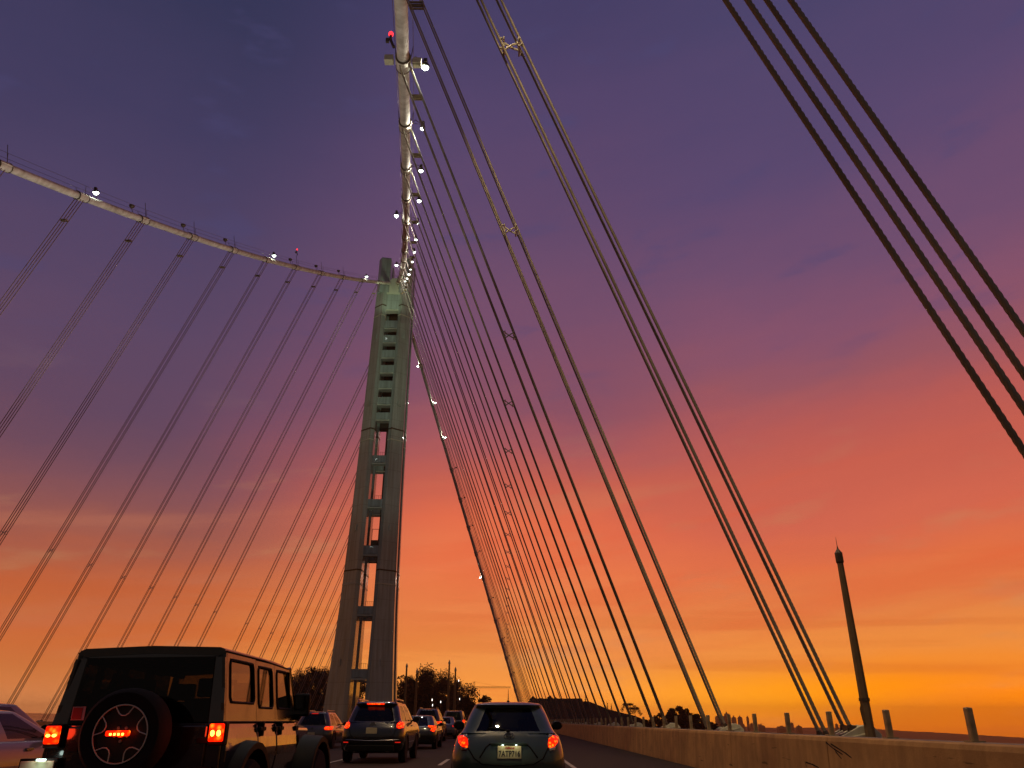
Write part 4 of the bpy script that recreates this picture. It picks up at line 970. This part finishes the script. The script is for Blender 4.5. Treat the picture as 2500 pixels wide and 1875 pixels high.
# tree prototypes: tapered trunk, limbs, crown of many small leaf faces in uneven clumps
def tree_proto(kind, seed, H):
    rnd = random.Random(seed); t = MB(); c = MB(); clumps = []
    if kind == 'gum':
        th = H * .62; pts = [(0, 0, 0), (rnd.uniform(-.3, .3), 0, th * .5), (rnd.uniform(-.7, .7), rnd.uniform(-.4, .4), th), (rnd.uniform(-1, 1), 0, H * .88)]
        t.tube(pts, [H * .026, H * .02, H * .013, .05], 7)
        for k in range(9):
            a = rnd.uniform(0, 2 * PI); z = rnd.uniform(.42, .93) * H; r = H * rnd.uniform(.10, .27) * (1.25 - z / H)*1.5; e = (math.cos(a) * r, math.sin(a) * r, z + H * .06)
            t.tube([(0, 0, z - H * .14), (e[0] * .5, e[1] * .5, z - .3), e], [H * .01, H * .007, .03], 5); clumps.append((e, H * rnd.uniform(.09, .15)))
        for k in range(9): clumps.append(((rnd.uniform(-1, 1) * H * .13, rnd.uniform(-1, 1) * H * .1, H * rnd.uniform(.5, .95)), H * rnd.uniform(.09, .14)))
        per, ls = 330, .72
    elif kind == 'round':
        t.tube([(0, 0, 0), (0, 0, H * .4), (.2, 0, H * .8)], [H * .03, H * .022, .05], 7)
        for k in range(15):
            a = rnd.uniform(0, 2 * PI); u = rnd.random(); z = H * (.28 + .62 * u); r = H * .34 * math.sin(PI * (.18 + .72 * u)) * rnd.uniform(.4, 1)
            e = (math.cos(a) * r, math.sin(a) * r, z); clumps.append((e, H * rnd.uniform(.11, .17)))
            if k < 6: t.tube([(0, 0, z * .5), e], [H * .012, .04], 5)
        per, ls = 190, .62
    elif kind == 'spire':
        t.tube([(0, 0, 0), (0, 0, H * .9)], [H * .02, .04], 6)
        for k in range(10):
            u = k / 9; clumps.append(((rnd.uniform(-.1, .1), rnd.uniform(-.1, .1), H * (.08 + .86 * u)), H * (.11 * (1 - u) + .025)))
        per, ls = 90, .3
    else:   # palm-like open crown
        t.tube([(0, 0, 0), (.3, 0, H * .5), (.2, 0, H * .8)], [H * .022, H * .016, H * .01], 6)
        for k in range(12):
            a = 2 * PI * k / 12 + rnd.uniform(-.2, .2); r = H * rnd.uniform(.2, .3); e = (math.cos(a) * r, math.sin(a) * r, H * rnd.uniform(.72, .92))
            t.tube([(.2, 0, H * .78), (e[0] * .6, e[1] * .6, H * .97), e], .05, 4); clumps.append((e, H * .07)); clumps.append(((e[0] * .6, e[1] * .6, H * .95), H * .06))
        per, ls = 60, .35
    for (e, r) in clumps:
        for q in range(per):
            d = Vector((rnd.gauss(0, 1), rnd.gauss(0, 1), rnd.gauss(0, 1))).normalized() * r * rnd.uniform(.25, 1.05) ** .6; d.z *= .8
            p = Vector(e) + d; s = ls * rnd.uniform(.5, 1.2)
            a = Vector((rnd.uniform(-1, 1), rnd.uniform(-1, 1), rnd.uniform(-1, .4))).normalized() * s; b = a.cross(Vector((rnd.uniform(-1, 1), rnd.uniform(-1, 1), rnd.uniform(-1, 1)))).normalized() * s * .45
            c.add([p - a * .5, p + b, p + a * .6, p - b], [(0, 1, 2, 3)])
    return t, c
PROTO = {}
def tree(name, kind, seed, H, loc, label, group, leafmat='leaf', cat='tree', sc=1.0, rz=0.0, wid=1.0):
    key = (kind, seed, leafmat)
    if key not in PROTO:
        t, c = tree_proto(kind, seed, H); r = thing(name, label, cat, loc, 0, group)
        t.build('trunk', 'bark', r); c.build('crown', leafmat, r); PROTO[key] = (r, H)
    else:
        r0, h0 = PROTO[key]; r = copy_tree(r0); sc = sc * H / h0; tag(r, label, cat, group); r.name = name
    r.location = loc; r.scale = (sc * wid, sc * wid, sc); r.rotation_euler = (0, 0, rz); return r
rnd = random.Random(3)
# left grove seen through the hangers
spec = [(688, 1672), (706, 1652), (722, 1650), (741, 1642), (757, 1637), (773, 1634), (788, 1638), (803, 1648), (822, 1660), (850, 1650), (868, 1666), (672, 1690)]
for n_, (px, py) in enumerate(spec):
    Y = 405 + (n_ * 37) % 60; p = at(px, py, Y); zb = terr(p.x, Y) - 1
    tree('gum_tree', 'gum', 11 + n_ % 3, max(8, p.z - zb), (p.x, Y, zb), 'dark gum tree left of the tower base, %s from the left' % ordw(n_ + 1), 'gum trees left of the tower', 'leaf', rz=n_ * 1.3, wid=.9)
spec = [(975, 1662), (992, 1668), (1008, 1655), (1024, 1646), (1040, 1632), (1056, 1645), (1068, 1662), (1083, 1658), (1098, 1652), (1112, 1666), (1124, 1665), (1050, 1668), (1090, 1676)]
for n_, (px, py) in enumerate(spec):
    Y = 395 + (n_ * 29) % 70; p = at(px, py, Y); zb = terr(p.x, Y) - 1
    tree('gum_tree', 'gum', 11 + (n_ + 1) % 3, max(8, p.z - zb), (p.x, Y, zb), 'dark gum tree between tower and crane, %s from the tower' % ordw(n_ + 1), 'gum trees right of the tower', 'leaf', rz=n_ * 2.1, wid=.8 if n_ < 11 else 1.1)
for n_, (px, py, hh) in enumerate(((1137, 1700, 10), (1150, 1708, 8), (1182, 1697, 10), (1196, 1712, 7), (960, 1700, 12), (1062, 1690, 14), (1028, 1700, 13), (1105, 1702, 12), (998, 1702, 12))):
    Y = 385 + n_ * 6; p = at(px, py, Y)
    tree('round_tree', 'round', 31 + n_ % 2, hh, (p.x, Y, p.z - hh), 'low bushy island tree, %s one of the undergrowth' % ('the under-crane' if n_ == 0 else 'the isolated round' if n_ == 2 else ordw(n_ + 1)), 'low bushy trees on the island', 'leaf', rz=n_)
# right headland
for n_, (px, py, hh, kind) in enumerate(((1302, 1700, 6, 'round'), (1318, 1704, 4, 'round'), (1342, 1698, 5, 'round'), (1356, 1702, 4, 'round'), (1429, 1697, 9, 'spire'), (1434, 1710, 6, 'spire'), (1482, 1712, 8, 'spire'), (1492, 1716, 7, 'spire'))):
    Y = 455; p = at(px, py, Y)
    tree('headland_tree', kind, 41 if kind == 'round' else 51, hh, (p.x, Y, p.z - hh), ('low round shrub tree on the flat top of the right headland, %s' if kind == 'round' else 'narrow pointed conifer on the right headland, %s') % ordw((n_ + 1) if kind == 'round' else n_ - 3), 'trees on top of the right headland', 'leaf', rz=n_)
for n_, (px, py, hh) in enumerate(((1533, 1716, 15), (1549, 1726, 14))):
    Y = 440; p = at(px, py, Y); tree('palm_tree', 'palm', 61, hh, (p.x, Y, p.z - hh), 'thin open-crowned tree at the headland foot, %s one' % ('left, taller' if n_ == 0 else 'right, lower'), 'open-crowned trees at the headland foot', 'leaf2', rz=n_)
for n_, (px, py, hh) in enumerate(((1608, 1740, 10), (1618, 1746, 9), (1640, 1728, 13), (1652, 1722, 14), (1668, 1732, 13), (1680, 1729, 13), (1698, 1742, 11), (1712, 1752, 8), (1590, 1752, 7), (1628, 1745, 9), (1660, 1745, 10), (1722, 1758, 6))):
    Y = 380 + n_ * 4; p = at(px, py, Y); tree('round_tree', 'round', 71 + n_ % 2, hh, (p.x, Y, p.z - hh), 'round shoreline tree left of the skyline, %s from the left' % ordw(sorted([1608, 1618, 1640, 1652, 1668, 1680, 1698, 1712, 1590, 1628, 1660, 1722]).index(px) + 1), 'shoreline trees left of the skyline', 'leaf2', rz=n_)

for n_, (px, py, hh) in enumerate(((1570, 1756, 6), (1734, 1762, 5), (1716, 1763, 5), (1700, 1756, 7), (1584, 1762, 5), (1561, 1752, 6), (1745, 1766, 4))):
    Y = 372 + n_ * 3; p = at(px, py, Y); tree('shore_bush', 'round', 71 + n_ % 2, hh, (p.x, Y, p.z - hh), 'low dark bush along the shoreline under the hangers, %s one' % ordw(n_ + 1), 'low bushes on the shoreline', 'leaf2', cat='bush', rz=n_, wid=1.9)

# tower crane behind the island
Y = 640; p = at(1158, 1664, Y); pj_ = at(1158, 1680, Y)
cr = thing('tower_crane', 'slim tower crane with a long level jib silhouetted left of the falling cable', 'crane', (p.x, Y, 0))
zj = pj_.z
def lattice(m, A, B, w, n, r):
    A = Vector(A); B = Vector(B); d = (B - A).normalized(); u = d.cross(Vector((0, 1, 0.01))).normalized() * w; v = Vector((0, w, 0)) if abs(d.z) < .5 else Vector((0, w, 0))
    C = [u + v, u - v, -u - v, -u + v]
    for c in C: m.tube([A + c, B + c], r, 4)
    for i in range(n):
        a = A.lerp(B, i / n); b = A.lerp(B, (i + 1) / n)
        for k in range(4): m.tube([a + C[k], b + C[(k + 1) % 4]], r * .6, 4)
m = MB(); lattice(m, (0, 0, -30), (0, 0, zj), .9, 26, .14); m.build('mast', 'crane', cr)
m = MB(); lattice(m, (-11, 0, zj + .6), (29, 0, zj + .6), .5, 30, .1); m.build('jib', 'crane', cr)
m = MB(); lattice(m, (0, 0, zj), (0, 0, p.z), .5, 4, .1); m.tube([(0, 0, p.z), (20, 0, zj + 1.1)], .06, 4); m.tube([(0, 0, p.z), (-10, 0, zj + 1.1)], .06, 4); m.build('jib_ties', 'crane', cr)
m = MB(); m.box((-9.5, 0, zj - .6), (2.6, 1.4, 1.8)); m.box((.9, -.9, zj - 1.2), (1.2, 1.2, 2)); m.box((4.6, 0, zj - 5), (.5, .5, 1.4)); m.tube([(4.6, 0, zj), (4.6, 0, zj - 4.4)], .05, 4); m.build('cab', 'crane', cr)

# true level of the bay relative to the sloping deck: a plane through two horizon rays
ra, rb_ = ray(1850, 1777), ray(2420, 1793)
nrm = ra.cross(rb_).normalized()
if nrm.z < 0: nrm = -nrm
def bayz(x, y): return CZ - 50 - (nrm.x * x + nrm.y * y) / nrm.z
m = MB(); g = [-8000, -3000, -1000, 0, 1000, 3000, 8000]; hy = [-2000, -500, 500, 1500, 4000, 8000]
for y in hy:
    for x in g: m.v.append((x, y, bayz(x, y)))
nn = len(g); m.f = [(j * nn + i, j * nn + i + 1, (j + 1) * nn + i + 1, (j + 1) * nn + i) for j in range(len(hy) - 1) for i in range(nn - 1)]
struct(m.build('water', 'water'))

# far hills: extruded ridges with depth
def ridge(pts, Y, depth, name='hills'):
    m = MB(); P = []
    for (px, py) in pts: p = at(px, py, Y); P.append(p)
    rows = []
    rr_ = random.Random(9)
    fine = []
    for a, b in zip(P, P[1:]):
        for q in range(8): fine.append(a.lerp(b, q / 8) + Vector((0, 0, rr_.uniform(-1, 1) * Y * .00018)))
    fine.append(P[-1])
    base = lambda x, y: bayz(x, y) - 5
    rows.append([Vector((p.x, Y - depth, base(p.x, Y - depth))) for p in fine])
    rows.append([Vector((p.x, Y - depth * .45, base(p.x, Y - depth * .45) * .45 + p.z * .55 + rr_.uniform(-1, 1) * Y * .0006)) for p in fine])
    rows.append(fine); rows.append([Vector((p.x, Y + depth, base(p.x, Y + depth))) for p in fine])
    n = len(fine); m.v = [tuple(p) for r in rows for p in r]; m.f = [(j * n + i, j * n + i + 1, (j + 1) * n + i + 1, (j + 1) * n + i) for j in range(3) for i in range(n - 1)]
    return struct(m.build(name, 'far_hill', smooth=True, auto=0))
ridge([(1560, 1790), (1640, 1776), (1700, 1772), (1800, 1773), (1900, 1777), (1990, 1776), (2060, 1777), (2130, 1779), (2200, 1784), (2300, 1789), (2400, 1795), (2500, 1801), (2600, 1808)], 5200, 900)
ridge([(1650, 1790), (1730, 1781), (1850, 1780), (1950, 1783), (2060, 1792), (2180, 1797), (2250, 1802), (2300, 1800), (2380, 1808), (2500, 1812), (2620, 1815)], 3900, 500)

hl = ridge([(1268, 1752), (1285, 1716), (1298, 1707), (1312, 1705), (1340, 1705), (1380, 1705), (1421, 1705), (1423, 1712), (1440, 1713), (1452, 1718), (1468, 1724), (1480, 1730), (1500, 1735), (1522, 1741), (1545, 1746), (1562, 1752), (1580, 1764), (1600, 1785)], 452, 55, 'headland')
hl.data.materials.clear(); hl.data.materials.append(M['hill'])

# city skyline
CITY = [(1747, 1767, 1747, 'wide flat-topped tower'), (1768, 1779, 1741, 'tall dark tower with a stepped top'), (1779, 1783, 1744, 'slim tower hard against the dark one'), (1786, 1796, 1750, 'narrow tower with a small spire'), (1801, 1811, 1750, 'narrow tower with a rounded cap'), (1811, 1817, 1767, 'low block beside the capped tower'), (1822, 1827, 1749, 'isolated needle-thin tower'), (1831, 1840, 1766, 'low domed block'), (1852, 1865, 1768, 'sloping-roofed block right of a parapet post'), (1898, 1918, 1773, 'long low block behind a parapet post'), (1930, 1936, 1764, 'small square tower on the far shore'), (1944, 1956, 1772, 'far block with a chimney'), (1740, 1746, 1767, 'low block left of the flat-topped tower'), (2039, 2045, 1767, 'lone square tower beside the nearest hanger')]
for n_, (a, b, ty, lab) in enumerate(CITY):
    Y = 3500 + (n_ * 137) % 500; A = at(a, ty, Y); B = at(b, ty, Y); w = B.x - A.x; cxx = (A.x + B.x) / 2; zb = bayz(cxx, Y) - 3; h = A.z - zb
    r = thing('city_tower', 'hazy brown %s on the distant skyline' % lab, 'building', (cxx, Y, zb), 0, 'distant skyline buildings')
    m = MB(); st = 3
    if n_ == 4: m.loft([[(x * w / 2 * k, y * w / 2 * k, z) for x, y in ((-1, -1), (1, -1), (1, 1), (-1, 1))] for z, k in ((0, 1.05), (h * .8, 1), (h * .94, .95), (h, .6))])
    elif n_ == 8: m.prism([(-w / 2, 0), (w / 2, 0), (w / 2, h * .9), (-w / 2, h)], -w * .5, w * .5)
    else:
        m.bx(-w / 2, w / 2, -w * .45, w * .45, 0, h * .93); m.bx(-w * .42, w * .42, -w * .4, w * .4, h * .93, h * .985)
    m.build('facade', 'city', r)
    m = MB(); m.bx(-w * .15, w * .12, -w * .2, w * .2, h * .985, h * 1.03)
    if n_ in (1, 3, 4, 11): m.tube([(0, 0, h), (0, 0, h * 1.09)], max(1, w * .03), 5)
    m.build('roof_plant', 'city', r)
    m = MB(); k = max(3, int(h / 12))
    for q in range(k):
        z = h * (.08 + .82 * q / k); m.bx(-w * .46, w * .46, -w * .45 - .4, -w * .45 - .1, z, z + h * .4 / k)
    if n_ in (0, 1, 9): m.build('window_band', 'city_win', r)

# evening haze over the bay
lowz = min(v[2] for v in [tuple(q.co) for q in bpy.data.objects['water'].data.vertices]) - 1.5
m = MB(); m.bx(-8050, 8050, -2050, 8050, lowz, 135)
hz = m.build('haze', 'city'); hz['kind'] = 'stuff'; hz.data.materials.clear()
hm = bpy.data.materials.new('haze'); hm.use_nodes = True; hm.node_tree.nodes.clear()
ho = hm.node_tree.nodes.new('ShaderNodeOutputMaterial'); hv = hm.node_tree.nodes.new('ShaderNodeVolumePrincipled')
hv.inputs['Color'].default_value = (1, .72, .32, 1); hv.inputs['Density'].default_value = 0.000115; hv.inputs['Anisotropy'].default_value = 0.55
hm.node_tree.links.new(hv.outputs[0], ho.inputs['Volume']); hz.data.materials.append(hm)

# ================================================================== world and render
W = bpy.data.worlds.new('World'); S.world = W; W.use_nodes = True
nt = W.node_tree; bg = nt.nodes['Background']
def ln(c):
    return tuple(((v / 255 + .055) / 1.055) ** 2.4 if v > 10 else v / 255 / 12.92 for v in c)
tc = N(nt, 'ShaderNodeTexCoord'); sep = N(nt, 'ShaderNodeSeparateXYZ'); nt.links.new(tc.outputs['Generated'], sep.inputs[0])
def mth(op, a, b=None, c=None, clamp=False):
    n = N(nt, 'ShaderNodeMath', operation=op); n.use_clamp = clamp
    for i, v in enumerate((a, b, c)):
        if v is None: continue
        if isinstance(v, (int, float)): n.inputs[i].default_value = v
        else: nt.links.new(v, n.inputs[i])
    return n.outputs[0]
el = mth('MULTIPLY', mth('ARCSINE', sep.outputs['Z']), 180 / PI)
az = mth('MULTIPLY', mth('ARCTAN2', sep.outputs['X'], sep.outputs['Y']), 180 / PI)
# cloud noise on (azimuth, stretched elevation)
cv = N(nt, 'ShaderNodeCombineXYZ'); nt.links.new(mth('MULTIPLY', az, 0.02), cv.inputs[0]); nt.links.new(mth('ADD', mth('MULTIPLY', el, 0.075), mth('MULTIPLY', az, -0.006)), cv.inputs[1])
def noise(vec, scale, det=4, rough=.5, w=0.0):
    n = N(nt, 'ShaderNodeTexNoise'); n.noise_dimensions = '4D'; n.inputs['Scale'].default_value = scale; n.inputs['Detail'].default_value = det; n.inputs['Roughness'].default_value = rough; n.inputs['W'].default_value = w
    nt.links.new(vec, n.inputs['Vector']); return n.outputs['Fac']
nA = noise(cv.outputs[0], 1.3, 4, .5, 1.7)
nB = noise(cv.outputs[0], 5.0, 5, .55, 4.2)
cv2 = N(nt, 'ShaderNodeCombineXYZ'); nt.links.new(mth('MULTIPLY', az, 0.02), cv2.inputs[0]); nt.links.new(mth('ADD', mth('MULTIPLY', el, 0.45), mth('MULTIPLY', az, 0.012)), cv2.inputs[1])
nC = noise(cv2.outputs[0], 1.6, 5, .55, 9.1)
def ctr(n, amp): return mth('MULTIPLY', mth('SUBTRACT', n, 0.5), amp)
low_w = mth('SUBTRACT', 1.0, mth('DIVIDE', el, 16.0), clamp=True)
warp = mth('ADD', mth('ADD', ctr(nA, 10.0), ctr(nB, 4.0)), mth('MULTIPLY', ctr(nC, 5.0), low_w))
e2 = mth('ADD', el, mth('MULTIPLY', warp, mth('ADD', 0.35, mth('MULTIPLY', el, 0.03), clamp=True)))
fac = mth('DIVIDE', mth('ADD', e2, 4.0), 64.0, clamp=True)
def ramp(stops):
    r = N(nt, 'ShaderNodeValToRGB'); cr = r.color_ramp
    while len(cr.elements) < len(stops): cr.elements.new(0.5)
    for e, (deg, c) in zip(cr.elements, sorted(stops)):
        e.position = (deg + 4) / 64; e.color = (*ln(c), 1)
    nt.links.new(fac, r.inputs['Fac']); return r.outputs['Color']
right = ramp([(-4, (150, 70, 25)), (-1, (210, 105, 12)), (0.3, (236, 122, 6)), (1.6, (255, 138, 2)), (4.2, (238, 142, 60)), (7, (228, 130, 70)), (10, (226, 112, 68)), (13, (210, 102, 78)), (16.5, (198, 95, 78)), (20, (182, 90, 84)), (24, (150, 85, 96)), (28, (130, 81, 106)), (32, (110, 77, 109)), (39, (88, 71, 109)), (47, (74, 66, 104)), (56, (68, 62, 100))])
mid = ramp([(-4, (160, 80, 30)), (-1, (235, 130, 30)), (0.5, (250, 150, 50)), (1.6, (250, 155, 62)), (4.4, (240, 148, 72)), (7.2, (236, 138, 76)), (10, (236, 122, 76)), (13, (226, 108, 74)), (16, (196, 96, 80)), (19, (166, 88, 92)), (22.3, (136, 80, 98)), (28, (116, 77, 105)), (34, (103, 74, 106)), (43, (82, 67, 105)), (51, (68, 61, 99)), (58, (60, 58, 95))])
left = ramp([(-4, (140, 80, 50)), (-1, (200, 125, 78)), (0.5, (202, 128, 76)), (2.5, (204, 118, 62)), (5, (202, 104, 54)), (8, (190, 98, 62)), (10.5, (152, 88, 78)), (13.5, (127, 80, 88)), (16.5, (108, 74, 92)), (20, (97, 71, 95)), (25, (90, 70, 99)), (32, (78, 66, 99)), (40, (64, 59, 93)), (46, (54, 54, 86)), (56, (46, 50, 82))])
def mixc(f, a, b):
    n = N(nt, 'ShaderNodeMix', data_type='RGBA'); 
    if isinstance(f, (int, float)): n.inputs[0].default_value = f
    else: nt.links.new(f, n.inputs[0])
    nt.links.new(a, n.inputs[6]) if not isinstance(a, tuple) else setattr(n.inputs[6], 'default_value', (*a, 1))
    nt.links.new(b, n.inputs[7]) if not isinstance(b, tuple) else setattr(n.inputs[7], 'default_value', (*b, 1)); return n.outputs[2]
def mr(v, a, b):
    n = N(nt, 'ShaderNodeMapRange'); n.interpolation_type = 'SMOOTHSTEP'; nt.links.new(v, n.inputs['Value']); n.inputs['From Min'].default_value = a; n.inputs['From Max'].default_value = b; return n.outputs[0]
azw = mth('ADD', az, ctr(nA, 14))
west = mixc(mr(azw, 4, 24), mixc(mr(azw, -27, -5), left, mid), right)
# streaky cloud tint near the horizon and broad bruised patches above
streak = mr(nC, .52, .64)
st_amt = mth('MULTIPLY', mth('MULTIPLY', streak, mr(el, 14, 3)), 0.30)
west = mixc(st_amt, west, ln((205, 92, 34)))
grey = mth('MULTIPLY', mth('MULTIPLY', mr(nB, .54, .7), mr(el, 26, 8)), 0.32)
west = mixc(grey, west, ln((196, 140, 96)))
blu = mth('MULTIPLY', mth('MULTIPLY', mr(nB, .56, .68), mr(el, 18, 32)), 0.35)
west = mixc(blu, west, ln((74, 70, 112)))
cv3 = N(nt, 'ShaderNodeCombineXYZ'); nt.links.new(mth('MULTIPLY', az, 0.022), cv3.inputs[0]); nt.links.new(mth('ADD', mth('MULTIPLY', el, 0.22), mth('MULTIPLY', az, -0.03)), cv3.inputs[1])
nD = noise(cv3.outputs[0], 1.5, 6, .55, 13.0)
red = mth('MULTIPLY', mth('MULTIPLY', mr(nD, .52, .66), mth('MULTIPLY', mr(az, -26, 6), mr(mth('ABSOLUTE', mth('SUBTRACT', el, 10.5)), 9, 2))), 0.32)
west = mixc(red, west, ln((226, 88, 50)))
pal = mth('MULTIPLY', mth('MULTIPLY', mr(nD, .46, .32), mr(mth('ABSOLUTE', mth('SUBTRACT', el, 12)), 14, 3)), 0.28)
west = mixc(pal, west, ln((196, 120, 90)))
glo = mth('MULTIPLY', mth('MULTIPLY', mr(mth('ABSOLUTE', mth('SUBTRACT', az, 17.0)), 16, 0), mr(mth('ABSOLUTE', mth('SUBTRACT', el, 1.6)), 2.6, 0)), 0.5)
west = mixc(glo, west, ln((255, 170, 8)))
bo = N(nt, 'ShaderNodeMix', data_type='RGBA', blend_type='MULTIPLY'); bo.inputs[0].default_value = 1; nt.links.new(west, bo.inputs[6])
kb = mth('ADD', mth('ADD', 1.04, mth('MULTIPLY', mr(el, 9, -1), 0.28)), mth('MULTIPLY', mr(el, 3.4, -.6), 0.75)); cc_ = N(nt, 'ShaderNodeCombineXYZ')
for i_ in range(3): nt.links.new(kb, cc_.inputs[i_])
nt.links.new(cc_.outputs[0], bo.inputs[7]); west = bo.outputs[2]
# a little of the physical twilight sky and the dark eastern half behind the viewer
east = ramp([(-4, (40, 32, 24)), (0, (76, 66, 56)), (10, (76, 67, 62)), (25, (74, 68, 70)), (40, (64, 60, 72)), (56, (56, 56, 86))])
side = ramp([(-4, (90, 50, 18)), (0, (190, 116, 40)), (10, (168, 104, 46)), (25, (112, 76, 52)), (40, (76, 60, 66)), (56, (60, 56, 88))])
cosaz = mth('COSINE', mth('MULTIPLY', az, PI / 180))
skyc = mixc(mr(cosaz, 0.05, 0.62), mixc(mr(cosaz, -.75, -.1), east, side), west)
zen = mr(el, 52, 80); skyc = mixc(zen, skyc, ln((54, 54, 90)))
ns = N(nt, 'ShaderNodeTexSky'); ns.sky_type = 'NISHITA'; ns.sun_disc = False; ns.sun_elevation = R_(-4); ns.sun_rotation = R_(12); ns.altitude = 50
addn = N(nt, 'ShaderNodeMix', data_type='RGBA', blend_type='ADD'); addn.inputs[0].default_value = 0.01
nt.links.new(skyc, addn.inputs[6]); nt.links.new(ns.outputs[0], addn.inputs[7])
nt.links.new(addn.outputs[2], bg.inputs['Color']); bg.inputs['Strength'].default_value = 1.0

# faint afterglow from below the horizon
sl = bpy.data.lights.new('sun', 'SUN'); sl.energy = 0.012; sl.angle = R_(25); sl.color = (1, .35, .1)
so = bpy.data.objects.new('sun', sl); COL.objects.link(so); so.rotation_euler = Vector((-math.sin(R_(14)), -math.cos(R_(14)), -0.05)).to_track_quat('-Z', 'Y').to_euler()
# tower face spots: one by a lit cable lamp, two added without fixtures
c0 = cab(Y00 + 110) + Vector((1.2, 0, -.6))
spot(c0, (-29.5, YT - 4, 82), 5200, (.78, 1.0, .62), 75, .3, None, 'tower_wash_spot')
c1 = Vector((-19.3, 96, 1.3))
spot(c1, (-30, YT - 4, 74), 15000, (.88, 1.0, .8), 40, .3, None, 'tower_wash_spot')
spot(Vector((-29.6, YT - 14, 92)), (-29.5, YT - 4, 103), 1300, (.85, 1.0, .6), 80, .3, None, 'tower_wash_spot')

# added deck-level spots, no fixtures, washing the undersides of both main cables
for (loc, ty, lf, en) in (((-19.3, 74, 1.3), 72, True, 40000), ((-19.3, 112, 1.3), 116, True, 34000), ((-19.2, 34, 1.3), 44, False, 14000)):
    spot(Vector(loc), cab(ty, lf), en, (1, .88, .74), 48 if lf else 50, .3, None, 'wash_spot')

S.render.engine = 'CYCLES'
S.view_settings.view_transform = 'Standard'; S.view_settings.look = 'None'; S.view_settings.gamma = 1; S.view_settings.exposure = 0
S.cycles.max_bounces = 8; S.cycles.transparent_max_bounces = 12
S.render.resolution_x = 1024; S.render.resolution_y = 768
